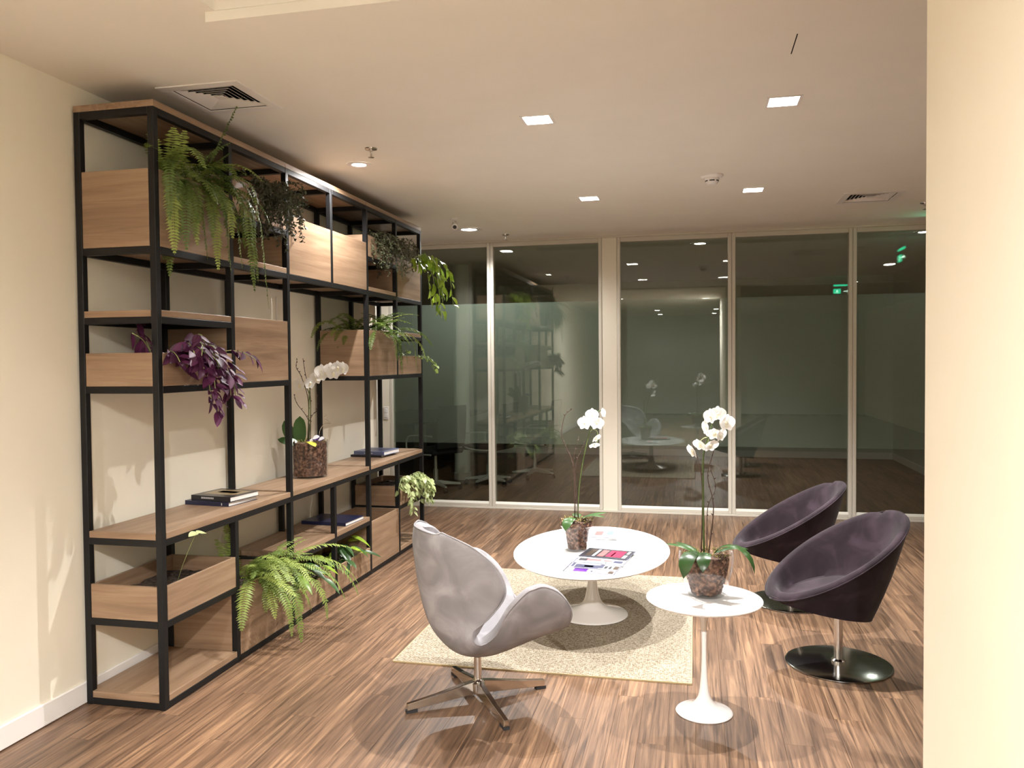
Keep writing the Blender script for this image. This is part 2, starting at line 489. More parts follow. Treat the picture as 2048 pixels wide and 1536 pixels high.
def holed(x0, x1, y0, y1, z, holes, thick):
    xs = sorted({x0, x1, *[h[0] for h in holes], *[h[1] for h in holes]})
    ys = sorted({y0, y1, *[h[2] for h in holes], *[h[3] for h in holes]})
    mb = MB()
    for i in range(len(xs) - 1):
        for j in range(len(ys) - 1):
            cx, cy = (xs[i] + xs[i + 1]) / 2, (ys[j] + ys[j + 1]) / 2
            if any(h[0] < cx < h[1] and h[2] < cy < h[3] for h in holes):
                continue
            mb.add([(xs[i], ys[j], z), (xs[i + 1], ys[j], z), (xs[i + 1], ys[j + 1], z), (xs[i], ys[j + 1], z)], [(3, 2, 1, 0)])
    if thick:
        zt = z + thick
        for (a, c) in (((x0, y0), (x1, y0)), ((x1, y0), (x1, y1)), ((x1, y1), (x0, y1)), ((x0, y1), (x0, y0))):
            mb.add([(a[0], a[1], z), (c[0], c[1], z), (c[0], c[1], zt), (a[0], a[1], zt)], [(0, 1, 2, 3)])
    return mb


SQ = 0.066
PANEL = (-1.655, 4.0, 2.556, 7.46)
holes_low = [(x - SQ, x + SQ, y - SQ, y + SQ) for x, y in SQUARE_LIGHTS] + [(1.06, 1.46, 6.27, 6.67)]
struct('ceiling', holed(PANEL[0], PANEL[1], PANEL[2], PANEL[3], Z_LOW, holes_low, Z_HIGH - Z_LOW), 'ceiling_white', label='lowered white ceiling panel over the seating area')
SR = 0.07
holes_hi = [(x - s_, x + s_, y - s_, y + s_) for (x, y), s_ in zip(ROUND_LIGHTS + MEET_LIGHTS, (.052, .084, .07, .07))] + \
           [(x - SQ, x + SQ, y - SQ, y + SQ) for x, y in BACK_SQUARES] + \
           [(x - 0.15, x + 0.15, y - 0.15, y + 0.15) for x, y in SQUARE_LIGHTS] + [(1.03, 1.49, 6.24, 6.70), (-2.31, -1.93, 3.20, 3.58), (-1.62, 3.4, 1.85, 2.556)]
struct('ceiling_upper', holed(X_L, X_R, Y_B, 13.0, Z_HIGH, holes_hi, 0), 'ceiling_white', label='upper white ceiling along the bookshelf wall')
b = MB()
for (x0, x1, y0, y1) in ((-1.65, -1.62, 1.82, 2.586), (3.4, 3.43, 1.82, 2.586), (-1.62, 3.4, 1.82, 1.85), (-1.62, 3.4, 2.556, 2.586)):
    b.box(x0, x1, y0, y1, Z_HIGH + .001, Z_HIGH + 0.2)
b.box(-1.65, 3.43, 1.82, 2.586, Z_HIGH + 0.2, Z_HIGH + 0.22)
struct('ceiling_recess', b, 'ceiling_white', label='shadowed ceiling recess in front of the lowered panel')
b = MB().box(X_L, X_R, Y_B, 13.0, Z_HIGH + 0.25, Z_HIGH + 0.3); struct('ceiling_void', b, 'black_void')
# hairline slot in the panel
b = MB().box(0.366, 0.370, 3.16, 3.36, Z_LOW - 0.0008, Z_LOW + 0.004); struct('trim_1', b, 'black_void', label='hairline slot in the lowered ceiling panel')

# floor
fl = struct('floor', MB().box(X_L, X_R, Y_B, 13.0, -0.06, -0.009), 'black_void', label='brown wood plank floor')
g = 0.0003
plank_me = MB().box(g, PW - g, g, PL - g, -0.009, 0).mesh('plank', 'floor_planks', bevel=0.0004)
cells = []
for c in range(math.floor(X_L / PW), math.ceil(X_R / PW)):
    off = ((c * 0.3819) % 1.0) * PL
    for r in range(math.floor((Y_B + off) / PL), math.ceil((14.3 + off) / PL)):
        x, y = c * PW, r * PL - off
        if x < X_L or x + PW > X_R or y < Y_B or y + PL > 14.3:
            continue
        size = 0.0
        for ky in (0.1, 0.5, 0.9):
            d = V((x + PW / 2, y + PL * ky, 0)) - CAMPOS
            zc = d.dot(fwd)
            if zc > 0.4:
                px, py = 1024 + F_PX * d.dot(rgt) / zc, 768 - F_PX * d.dot(upv) / zc
                if -20 < px < 1870 and 0 < py < 1600 and x > XW - 0.05 and y + PL * ky < GY:
                    size += 1 / zc ** 3
        cells.append((size, x, y))
cells.sort(reverse=True)
rest = MB()
for k, (s, x, y) in enumerate(cells):
    if k < 290 and s > 0:
        obj('plank', plank_me, fl, (x, y, 0))
    else:
        rest.box(x + g, x + PW - g, y + g, y + PL - g, -0.009, 0)
part('far_planks', rest, 'floor_planks', fl, kind='stuff')

# ------------------------------------------------------------------ glass partition
FR = 0.034
PANES = [(-3.117, -2.02), (-2.02, -0.889), (-0.743, 0.343), (0.343, 1.42), (1.42, 2.5), (2.5, 3.58)]
ZB, ZT = 0.064, 2.656
for i, (xa, xb) in enumerate(PANES):
    root = obj('window_%d' % (i + 1), None, None, ((xa + xb) / 2, GY, 0)); root['kind'] = 'structure'
    root['label'] = 'floor to ceiling glass panel of the back partition'
    for (x0, x1, z0, z1) in ((xa + .001, xa + FR, 0.02, 2.70), (xb - FR, xb - .001, 0.02, 2.70), (xa + FR, xb - FR, 0.02, ZB - 0.012), (xa + FR, xb - FR, ZT, 2.70)):
        part('frame_bar', MB().box(x0, x1, GY, GY + 0.08, z0, z1), 'aluminium', root, bevel=0.004)
    bd = MB()
    bd.add([(xa + FR - .012, GY + .004, ZB - .012), (xb - FR + .012, GY + .004, ZB - .012), (xb - FR, GY + .026, ZB + .006), (xa + FR, GY + .026, ZB + .006),
            (xa + FR, GY + .026, ZB - .012), (xb - FR, GY + .026, ZB - .012)], [(0, 1, 2, 3), (0, 4, 5, 1), (3, 2, 5, 4), (0, 3, 4), (1, 5, 2)])
    part('glazing_bead', bd, 'aluminium_bead', root)
    for y in (GY + 0.028, GY + 0.062):
        part('pane', MB().box(xa + FR - 0.004, xb - FR + 0.004, y, y + 0.006, ZB - 0.011, ZT + 0.004), 'window_glass', root)
    zf0, zf1 = 0.662, 2.088
    part('frosted_film', MB().box(xa + FR, xb - FR, GY + 0.0350, GY + 0.0355, zf0, zf1), 'frosted_film', root)
struct('trim_2', MB().box(-0.888, -0.744, GY + 0.004, GY + 0.076, 0.02, 2.70), 'cream_wall', bevel=0.002, label='cream post between the glass panels')
struct('trim_3', MB().box(-3.117, 3.6, GY - 0.004, GY + 0.084, 0.0, 0.02), 'aluminium', bevel=0.002, label='bottom track of the glass partition')
struct('trim_4', MB().box(-3.117, 3.6, GY - 0.004, GY + 0.084, 2.70, 2.72), 'aluminium', bevel=0.002, label='top track of the glass partition')

# ------------------------------------------------------------------ ceiling fittings
def square_light(x, y, z, label, group='square recessed downlights'):
    t = thing('square_downlight', label, 'ceiling light', (x, y, z), group)
    a, h = SQ - .001, 0.055
    fr_ = MB()
    for (x0, x1, y0, y1) in ((-a - .012, a + .012, -a - .012, -a), (-a - .012, a + .012, a, a + .012), (-a - .012, -a, -a, a), (a, a + .012, -a, a)):
        fr_.box(x + x0, x + x1, y + y0, y + y1, z - 0.004, z)
    part('trim_frame', fr_, 'white_paint', t)
    rc = MB()
    vs = [(x + sx_ * a, y + sy_ * a, z) for sx_, sy_ in ((-1, -1), (1, -1), (1, 1), (-1, 1))] + [(x + sx_ * a * .8, y + sy_ * a * .8, z + h) for sx_, sy_ in ((-1, -1), (1, -1), (1, 1), (-1, 1))]
    rc.add(vs, [(0, 1, 5, 4), (1, 2, 6, 5), (2, 3, 7, 6), (3, 0, 4, 7), (4, 5, 6, 7)])
    part('reflector', rc, 'lamp_recess', t)
    part('lamp', MB().lathe([(0.046, 0), (0.046, .006), (0.030, .016)], (x, y, z + h - 0.022), 24), 'lamp_lens', t, smooth=40)
    return t


names = ('near left one of the four square downlights in the lowered panel', 'near right one of the four square downlights in the lowered panel',
         'far left one of the four square downlights in the lowered panel', 'far right one of the four square downlights, beside the smoke detector')
for (x, y), nm in zip(SQUARE_LIGHTS, names):
    square_light(x, y, Z_LOW, nm)
for (x, y), nm in zip(BACK_SQUARES, ('square downlight in the upper ceiling just behind the viewpoint', 'square downlight in the upper ceiling well behind the viewpoint')):
    square_light(x, y, Z_HIGH, nm)


def round_light(x, y, z, label, m='lamp_lens', group='round recessed downlights', hole=True):
    t = thing('round_downlight', label, 'ceiling light', (x, y, z), group)
    ro = SR * 1.5 if hole else 0.085
    part('trim_ring', MB().lathe([(SR * .82, -.002), (SR * .9, -.005), (ro, -.004), (ro, -.0005)], (x, y, z), 36, cap0=False, cap1=False), 'white_paint', t, smooth=40)
    zz = z + 0.004 if hole else z - 0.003
    part('lamp', MB().lathe([(SR * .84, -.004), (SR * .84, .012)], (x, y, zz), 32), m, t, smooth=40)
    return t


for (x, y), SR, nm in zip(ROUND_LIGHTS, (.052, .084), ('round downlight near the sprinkler above the middle of the bookshelf', 'large bright round downlight past the far end of the bookshelf')):
    round_light(x, y, Z_HIGH, nm)
SR = .07
for (x, y), nm in zip(MEET_LIGHTS, ('round downlight just behind the glass, right of the cream post', 'round downlight just behind the glass at the right edge')):
    round_light(x, y, Z_HIGH, nm)
FAR_NAMES = ('left downlight of the near row behind the viewpoint', 'right downlight of the near row behind the viewpoint', 'left downlight of the far row behind the viewpoint', 'right downlight of the far row behind the viewpoint', 'downlight of the lowered panel hidden past the right wall, nearer the glass', 'downlight of the lowered panel hidden past the right wall, nearer the viewpoint')
for (x, y), nm in zip(FAR_LIGHTS, FAR_NAMES):
    round_light(x, y, Z_HIGH - (0.035 if x > 1 and y > 2.5 else 0), nm, 'lamp_far', 'downlights out of frame', False)


def diffuser(x0, x1, y0, y1, z, label, keep=5):
    t = thing('air_diffuser', label, 'air vent', ((x0 + x1) / 2, (y0 + y1) / 2, z))
    cx, cy, a, bb = (x0 + x1) / 2, (y0 + y1) / 2, (x1 - x0) / 2, (y1 - y0) / 2
    fr_ = MB(); w_ = 0.028
    for (u0_, u1_, v0_, v1_) in ((-a - .02, a + .02, -bb - .02, -bb + w_), (-a - .02, a + .02, bb - w_, bb + .02), (-a - .02, -a + w_, -bb + w_, bb - w_), (a - w_, a + .02, -bb + w_, bb - w_)):
        fr_.box(cx + u0_, cx + u1_, cy + v0_, cy + v1_, z - 0.006, z)
    part('frame', fr_, 'white_paint', t, bevel=0.001)
    part('duct_back', MB().box(cx - a, cx + a, cy - bb, cy + bb, z + .06, z + .07), 'black_void', t)
    k = 6
    for i in range(k):
        f0 = 1 - (i + .15) / (k + .6); f1 = f0 - 0.66 / (k + .6)
        ia, ib, oa, ob = (a - w_) * f1, (bb - w_) * f1, (a - w_) * f0, (bb - w_) * f0
        zo, zi = z + 0.011, z + 0.001
        for (p0, p1, q1, q0) in (((-oa, -ob), (oa, -ob), (ia, -ib), (-ia, -ib)), ((oa, -ob), (oa, ob), (ia, ib), (ia, -ib)),
                                 ((oa, ob), (-oa, ob), (-ia, ib), (ia, ib)), ((-oa, ob), (-oa, -ob), (-ia, -ib), (-ia, ib))):
            mb = MB()
            vs = [(cx + p0[0], cy + p0[1], zi), (cx + p1[0], cy + p1[1], zi), (cx + q1[0], cy + q1[1], zo), (cx + q0[0], cy + q0[1], zo)]
            vs += [(v_[0], v_[1], v_[2] + .0015) for v_ in vs]
            mb.add(vs, [(0, 1, 2, 3), (7, 6, 5, 4), (0, 4, 5, 1), (1, 5, 6, 2), (2, 6, 7, 3), (3, 7, 4, 0)])
            part('slat', mb, 'white_paint', t)
    part('centre_plate', MB().box(cx - .022, cx + .022, cy - .022, cy + .022, z, z + .003), 'white_paint', t)


diffuser(-2.30, -1.94, 3.21, 3.57, Z_HIGH, 'square white ceiling air diffuser over the near end of the bookshelf')
diffuser(1.07, 1.45, 6.28, 6.66, Z_LOW, 'square white ceiling air diffuser at the right of the lowered panel')


def sprinkler(x, y, z, label):
    t = thing('sprinkler', label, 'sprinkler', (x, y, z), 'ceiling sprinklers')
    part('escutcheon', MB().lathe([(0.036, 0), (0.034, -.006), (0.014, -.010)], (x, y, z), 24), 'brushed_steel', t, smooth=30)
    part('body', MB().lathe([(0.011, -.009), (0.011, -.022), (0.006, -.026), (0.005, -.045), (0.008, -.048)], (x, y, z), 12), 'brushed_steel', t, smooth=30)
    part('deflector', MB().lathe([(0.017, -.050), (0.017, -.052), (0.004, -.054)], (x, y, z), 16), 'brushed_steel', t, smooth=30)


sprinkler(-1.80, 4.389, Z_HIGH, 'metal ceiling sprinkler beside the small round downlight over the bookshelf')
sprinkler(-1.776, 7.667, Z_HIGH, 'metal ceiling sprinkler just in front of the glass partition, left of centre')
sprinkler(1.72, 6.80, Z_LOW, 'metal ceiling sprinkler half hidden by the wall at the right edge')

t = thing('smoke_detector', 'white round smoke detector with dark slots on the lowered ceiling', 'smoke detector', (0.11, 5.426, Z_LOW))
cx, cy = 0.11, 5.426
part('base_plate', MB().lathe([(0.072, 0), (0.070, -.010), (0.058, -.020)], (cx, cy, Z_LOW), 32), 'white_paint', t, smooth=35)
part('sensor_head', MB().lathe([(0.046, -.019), (0.042, -.042), (0.028, -.060), (0.010, -.064)], (cx, cy, Z_LOW), 32), 'white_paint', t, smooth=35)
for k in range(6):
    a0 = k * pi / 3 + 0.12; mb = MB()
    vs = []
    for q in range(4):
        an = a0 + q * 0.26
        for zz, rr in ((-.036, .0436), (-.043, .0424), ):
            vs.append((cx + rr * 1.01 * cos(an), cy + rr * 1.01 * sin(an), Z_LOW + zz))
    mb.add(vs, [(0, 2, 3, 1), (2, 4, 5, 3), (4, 6, 7, 5)])
    part('slot', mb, 'black_plastic', t)

t = thing('security_camera', 'small white bullet security camera on the ceiling beyond the bookshelf', 'camera', (-2.0, 6.66, Z_HIGH))
part('mount', MB().lathe([(0.035, 0), (0.033, -.012), (0.014, -.018), (0.012, -.035)], (-2.0, 6.70, Z_HIGH), 20), 'white_paint', t, smooth=35)
dv = V((0.22, -0.85, -0.42)).normalized(); c0 = V((-2.0, 6.72, Z_HIGH - .05))
part('body', MB().tube([c0 - dv * .03, c0 - dv * .028, c0 + dv * .062, c0 + dv * .066], [0.018, 0.026, 0.028, 0.024], 18), 'white_paint', t, smooth=40)
part('lens', MB().tube([c0 + dv * .0655, c0 + dv * .068], [0.017, 0.015], 16), 'black_plastic', t, smooth=40)

t = thing('cable_cover', 'thin white cable cover strip on the wall behind the orchid shelf', 'cable cover', (XW, 4.815, 1.5))
part('strip', MB().box(XW, XW + .008, 4.81, 4.82, 1.5, 1.93), 'white_paint', t, bevel=.001)
t = thing('light_switch', 'tall white switch plate on the narrow cream strip beside the glass', 'light switch', (-3.155, GY, 0.97))
part('plate', MB().box(-3.182, -3.130, GY - .008, GY, 0.905, 1.035), 'white_paint', t, bevel=0.002)
for zz in (0.925, 0.975):
    part('rocker', MB().box(-3.170, -3.142, GY - .012, GY - .008, zz, zz + .04), 'white_paint', t, bevel=0.001)


def exit_sign(c, ux, label):
    """acrylic sign, ux = along the sign, hung from the ceiling"""
    t = thing('exit_sign', label, 'exit sign', c); c = V(c); ux = V(ux); n = ux.cross(V((0, 0, 1)))
    part('hanger', MB().obox(c + V((0, 0, -.02)), ux * .14, n * .012, V((0, 0, .02))), 'white_paint', t, bevel=.002)
    part('acrylic_panel', MB().obox(c + V((0, 0, -.15)), ux * .16, n * .003, V((0, 0, .11))), 'acrylic', t)
    pr = MB()
    for s in (-1, 1):
        nn = n * (.0042 * s)
        pr.obox(c + V((0, 0, -.115)) + ux * .01 + nn, ux * .12, n * .0006, V((0, 0, .012)))
        pr.obox(c + V((0, 0, -.20)) - ux * .06 + nn, ux * .05, n * .0006, V((0, 0, .035)))
    part('green_print', pr, 'exit_green', t)
    mn = MB()
    for s in (-1, 1):
        o = c + n * (.0058 * s) + V((0, 0, -.20)) - ux * .06
        def seg(a0, a1, wd):
            A = o + ux * a0[0] + V((0, 0, a0[1])); B = o + ux * a1[0] + V((0, 0, a1[1])); dd = (B - A)
            mn.obox((A + B) / 2, dd / 2, dd.normalized().cross(n).normalized() * wd, n * .0004)
        seg((0.002, .010), (-.006, -.006), .005); seg((-.006, -.006), (.012, -.014), .003); seg((.012, -.014), (.010, -.028), .003)
        seg((-.006, -.006), (-.016, -.020), .003); seg((-.016, -.020), (-.028, -.022), .003); seg((0.0, .008), (.016, .002), .0025)
        seg((0.0, .010), (-.015, .006), .0025); seg((.003, .017), (.008, .024), .004)
        o = c + n * (.0042 * s) + V((0, 0, -.20)) + ux * .06
        seg((-.03, 0), (.03, 0), .006); seg((.03, 0), (.012, .016), .005); seg((.03, 0), (.012, -.016), .005)
    part('pictogram', mn, 'exit_white', t)


exit_sign((1.985, 7.42, Z_LOW), (0, 1, 0), 'green running man exit sign hidden past the right wall, seen mirrored in the glass')
exit_sign((2.10, 3.37, Z_LOW), (1, 0, 0), 'green running man exit sign out of frame, mirrored small in the glass')

# ------------------------------------------------------------------ bookshelf
Y0, BP, TW = 3.059, 0.5713, 0.03
XF, XR = -2.236, -2.630
YL = [Y0 + BP * i for i in range(7)]
ZL = dict(L0=0.032, L1=0.385, M=0.7416, L3=1.404, L4=1.705, L5=2.005, L6=2.245, T=2.595)
shelf = thing('bookshelf', 'tall black steel frame bookshelf with oak boards along the left wall', 'bookshelf', (-2.43, Y0 + 3 * BP, 0))
for i, y in enumerate(YL):
    spans = {1: ((0, ZL['M']), (ZL['L3'] - TW, ZL['T'])), 3: ((0, ZL['M']), (ZL['L5'] - TW, ZL['T'])), 5: ((0, ZL['M']), (ZL['L3'] - TW, ZL['T']))}.get(i, ((0, ZL['T']),))
    for z0, z1 in spans:
        for x0 in (XF - TW, XR):
            part('post', MB().box(x0, x0 + TW, y, y + TW, z0, z1), 'black_steel', shelf, bevel=0.0015)


def rails(level, i0, i1, sides=True):
    """front and back tubes bay by bay, and the cross tubes"""
    z = ZL[level]
    for x0 in (XF - TW, XR):
        for i in range(i0, i1):
            part('rail', MB().box(x0 + .0005, x0 + TW - .0005, YL[i] + TW, YL[i + 1], z - TW, z), 'black_steel', shelf, bevel=0.0015)
    if sides:
        for i in range(i0, i1 + 1):
            part('cross_rail', MB().box(XR + TW, XF - TW, YL[i] + .0005, YL[i] + TW - .0005, z - TW, z), 'black_steel', shelf, bevel=0.0015)


for lv, i0, i1 in (('L0', 0, 6), ('L1', 0, 1), ('L1', 2, 4), ('L1', 5, 6), ('M', 0, 6), ('L3', 0, 2), ('L3', 4, 6), ('L4', 0, 1), ('L4', 5, 6), ('L5', 0, 6), ('L6', 1, 2), ('L6', 4, 5), ('T', 0, 6)):
    rails(lv, i0, i1)
# gaps left by missing posts: fill the tube joint
for lv, i in (('M', 1), ('M', 3), ('M', 5), ('L3', 1), ('L3', 5), ('L5', 3)):
    pass
TH = 0.028


def board(x0, x1, y0, y1, z, ax='oak_along_y', name='shelf_board'):
    return part(name, MB().box(x0, x1, y0, y1, z, z + TH), ax, shelf, bevel=0.0012)


for i in range(3):
    a, c = YL[2 * i], YL[2 * i + 2]
    board(XR - .002, XF, a + (0 if i == 0 else .001), c - .001 + (TW if i == 2 else 0), ZL['T'], name='top_board')
    board(XR + TW, XF, a + TW + .002, c - .002, ZL['M'])
for lv, i in (('L0', 0), ('L0', 5), ('L1', 2), ('L1', 3), ('L4', 0), ('L4', 5), ('L5', 1), ('L5', 4)):
    board(XR + .004, XF - .001, YL[i] + TW + .002, YL[i + 1] - .002, ZL[lv] + .0005)
# board noses reaching between the front and rear posts at the open ends
for lv in ('L0', 'M', 'L4'):
    part('shelf_board', MB().box(XR + TW + .002, XF - TW - .002, YL[0] + .001, YL[0] + TW + .002, ZL[lv], ZL[lv] + TH), 'oak_along_x', shelf)
part('shelf_board', MB().box(XR + TW + .002, XF - TW - .002, YL[6] - .001, YL[6] + TW - .001, ZL['M'], ZL['M'] + TH), 'oak_along_x', shelf)


def planter(level, i, h, label, soil=True, fill=0.72):
    z0 = ZL[level] + .001; y0, y1 = YL[i], YL[i + 1]; tk = 0.014
    t = thing('planter_box', label, 'planter', ((XR + XF) / 2, (y0 + y1) / 2 + .015, z0), 'oak planter boxes in the bookshelf')
    z1 = z0 + h
    part('front_panel', MB().box(XF - tk, XF - .001, y0 + TW + .002, y1 - .002, z0, z1), 'oak_along_y', t, bevel=.001)
    part('back_panel', MB().box(XR + TW + .002, XR + TW + .002 + tk, y0 + TW + .002, y1 - .002, z0, z1), 'oak_along_y', t, bevel=.001)
    part('side_panel', MB().box(XR + TW + .002, XF - TW - .002, y0 + .003, y0 + .003 + tk, z0, z1), 'oak_along_x', t, bevel=.001)
    part('side_panel', MB().box(XR + TW + .018, XF - tk - .002, y1 - .002 - tk, y1 - .003, z0, z1), 'oak_along_x', t, bevel=.001)
    part('base_panel', MB().box(XR + TW + .018, XF - tk - .002, y0 + TW + .003, y1 - .018, z0, z0 + tk), 'oak_along_y', t)
    if soil:
        rnd = random.Random(i * 7 + int(h * 100)); mb = MB(); nx, ny = 8, 10
        xs = [XR + TW + .018 + (XF - tk - .004 - XR - TW - .018) * a / nx for a in range(nx + 1)]
        ys = [y0 + .02 + (y1 - y0 - .04) * a / ny for a in range(ny + 1)]
        vs = [(x, y, z0 + h * fill + rnd.uniform(-.008, .008)) for x in xs for y in ys]
        mb.add(vs, [(a * (ny + 1) + c, (a + 1) * (ny + 1) + c, (a + 1) * (ny + 1) + c + 1, a * (ny + 1) + c + 1) for a in range(nx) for c in range(ny)])
        for k in range(50):
            p = V((rnd.uniform(xs[0] + .02, xs[-1] - .02), rnd.uniform(ys[0] + .03, ys[-1] - .03), z0 + h * fill + .004))
            a = rnd.uniform(0, 6.28); s = rnd.uniform(.006, .016)
            mb.obox(p, V((cos(a), sin(a), rnd.uniform(-.4, .4))) * s, V((-sin(a), cos(a), 0)) * s * .5, V((0, 0, .003)))
        part('soil', mb, 'soil', t, kind='stuff')
    return t


planter('L5', 0, 0.330, 'tall oak planter box at the top near corner under the big hanging fern')
planter('L6', 1, 0.185, 'low oak planter box in the top row, second bay, holding the dark trailing plant')
planter('L5', 2, 0.330, 'tall oak box lit by the downlight in the top row, third bay', False)
planter('L5', 3, 0.330, 'tall oak box in the top row, fourth bay, right of the brightly lit one', False)
planter('L6', 4, 0.150, 'low oak planter box in the top row, fifth bay, under dark foliage')
planter('L5', 5, 0.300, 'tall oak planter box at the top far corner behind the trailing pothos')
planter('L3', 0, 0.145, 'low oak planter box at the near end holding the purple plant')
planter('L3', 1, 0.330, 'tall oak box beside the purple plant, empty', False)
planter('L3', 4, 0.325, 'tall oak planter box of the far ferns, right of the shelf orchid')
planter('L3', 5, 0.145, 'low oak planter box with a little ivy at the far end')
planter('L1', 0, 0.150, 'low oak planter box of dark mulch below the near pair of books', True, 0.5)
planter('L0', 1, 0.342, 'tall oak planter box on the floor rail under the big lower fern')
planter('L0', 2, 0.155, 'low oak planter box on the floor rail, half covered by the lower fern')
planter('L0', 3, 0.160, 'low oak planter box on the floor rail with the broad leaved plant')
planter('L0', 4, 0.338, 'tall oak box on the floor rail, empty, beside the swan chair back', False)
planter('L1', 5, 0.155, 'low oak planter box at the far end with the variegated plant')

# ------------------------------------------------------------------ plants
def leaf_mesh(name, m, width=0.5, fold=0.12, curl=0.15, shape='oval', rows=6):
    """leaf of unit length along +x"""
    mb = MB(); vs = []
    for i in range(rows + 1):
        t = i / rows
        if shape == 'heart':
            wd = width * 0.5 * (sin(pi * min(1, t * 0.5 + 0.32)) ** 0.8 if t < .36 else (max(0, 1 - ((t - .36) / .64) ** 1.7)) ** .9)
            if i == 0:
                wd = width * 0.28
        elif shape == 'strap':
            wd = width * 0.5 * min(1, (t * 3.2) ** .5 if t > 0 else 0.3) * (max(0, 1 - max(0, t - .55) ** 2 / .2025)) ** .6
        else:
            wd = width * 0.5 * sin(pi * t ** 0.8) ** 0.8 if 0 < t < 1 else 0.0
        if i == rows:
            wd = 0.0
        z = -curl * t * t
        vs += [(t, -wd, z + fold * wd), (t, 0, z), (t, wd, z + fold * wd)]
    fs = []
    for i in range(rows):
        a = i * 3
        fs += [(a, a + 3, a + 4, a + 1), (a + 1, a + 4, a + 5, a + 2)]
    mb.add(vs, fs)
    return mb.mesh(name, m, smooth=180)


def frond_mesh(rnd, az, el, length, droop, wid, pairs, m, start=0.10, sinuous=0.1):
    mb = MB(); p = V((0, 0, 0)); n = pairs + 4; ds = length / n
    pts = [p.copy()]; dirs = []
    side_sw = rnd.uniform(-sinuous, sinuous)
    for i in range(n):
        d = V((cos(az) * cos(el), sin(az) * cos(el), sin(el))); dirs.append(d)
        p = p + d * ds; pts.append(p.copy())
        el = max(-1.50, el - droop * ds); az += side_sw * ds * 4
    mb.tube(pts, [0.0022 * (1 - .7 * i / n) for i in range(n + 1)], 4)
    up = V((0, 0, 1))
    lat0 = None
    for i in range(1, n):
        t = i / n
        if t < start:
            continue
        d = dirs[min(i, n - 1)]
        lat = V((-sin(az), cos(az), 0)) if d.cross(up).length < .15 else d.cross(up).normalized()
        if lat0 is not None and lat.dot(lat0) < 0:
            lat = -lat
        lat = lat if lat0 is None else (lat * .5 + lat0 * .5).normalized()
        lat0 = lat
        nn = lat.cross(d).normalized()
        ln = wid * (sin(pi * min(1, (t - start) / (1 - start) * .86 + .12)) ** .75) * rnd.uniform(.85, 1.12)
        wl = ds * 0.46
        for s in (-1, 1):
            q = lat * s * 0.94 + d * .22 + nn * rnd.uniform(-.32, .10); q.normalize()
            b0 = pts[i]; mid = b0 + q * ln * .45; tip = b0 + q * ln + d * ln * .06 - V((0, 0, ln * .12))
            mb.add([b0 - d * wl * .35, mid - d * wl, tip, mid + d * wl * .9, b0 + d * wl * .4], [(0, 1, 2, 3, 4)])
    return mb.mesh('frond', m)


def fern(label, base, n, seed, spread, az_range, lens, wid, m, group=None, el=(0.2, 1.2), droop=(2.2, 4.5), extra=()):
    rnd = random.Random(seed)
    t = thing('fern', label, 'fern', base, group)
    part('crown', MB().lathe([(0.03, 0), (0.034, .015), (0.02, .03)], base, 10), 'stem_brown', t, smooth=40)
    specs = []
    for k in range(n):
        specs.append((rnd.uniform(*az_range), rnd.uniform(*el), rnd.uniform(*lens), rnd.uniform(*droop), V((rnd.uniform(-spread[0], spread[0]), rnd.uniform(-spread[1], spread[1]), .015))))
    specs += list(extra)
    for az, e, ln, dr, off in specs:
        pairs = int(ln / 0.0145)
        mm = m if rnd.random() < .75 else 'fern_light'
        o = obj('frond', frond_mesh(rnd, az, e, ln, dr, wid * rnd.uniform(.75, 1.15), pairs, mm), t, off)
    return t


def ymid(i, f=0.5):
    return YL[i] + BP * f


# 1 the large hanging fern, top near corner
fern('large green fern hanging from the top near planter box', (-2.31, ymid(0, .52), ZL['L5'] + .30), 44, 3, (.06, .15), (-1.35, 1.15), (.26, .52), .040, 'fern_green',
     el=(-0.1, 1.25), droop=(4.0, 8.5), extra=(((-1.3, 1.3, .24, 2.5, V((.0, -.15, .02))), (-.9, 1.2, .26, 3.0, V((.04, -.13, .02))), (-.6, 1.35, .25, 3.0, V((.02, -.08, .02))), (.3, 1.3, .28, 3.5, V((.05, .0, .02))), (.8, 1.3, .24, 3.0, V((.04, .1, .02)))) + ((0.5, 1.20, .50, .25, V((.02, .10, .02))), (-1.2, .9, .26, 4.0, V((.0, -.14, .02))), (-.9, .6, .26, 4.5, V((.02, -.16, .02))),
     (0.1, .4, .66, 6.0, V((.05, .08, 0))), (0.3, .3, .72, 5.5, V((.05, .14, 0))), (0.2, .5, .62, 6.5, V((.05, .10, 0))))))
# 5 ferns of the far bays
fern('loose green fern spilling from the far tall planter above the blue books', (-2.36, ymid(4, .5), ZL['L3'] + .315), 36, 11, (.12, .20), (-2.4, 1.4), (.20, .38), .036, 'fern_green',
     el=(0.1, 1.1), droop=(3.0, 6.0), extra=((.5, .5, .42, 4.0, V((.08, .22, 0))), (.6, .3, .40, 4.6, V((.08, .24, 0))), (0.2, .1, .40, 8.0, V((.10, .02, 0))), (-.2, .1, .36, 8.5, V((.10, .10, 0))),
     (-1.7, 1.0, .36, 5.0, V((-.04, -.2, 0))), (-1.9, .9, .40, 5.5, V((-.10, -.22, 0))), (.7, .6, .44, 4.0, V((.06, .26, 0))), (.3, .2, .34, 8.0, V((.12, .05, 0))), (-.1, .15, .30, 9.0, V((.12, -.05, 0))), (.5, .3, .42, 7.0, V((.12, .15, 0))), (.1, .9, .34, 4.5, V((.05, .0, 0))), (.4, 1.1, .36, 4.0, V((.05, .1, 0)))))
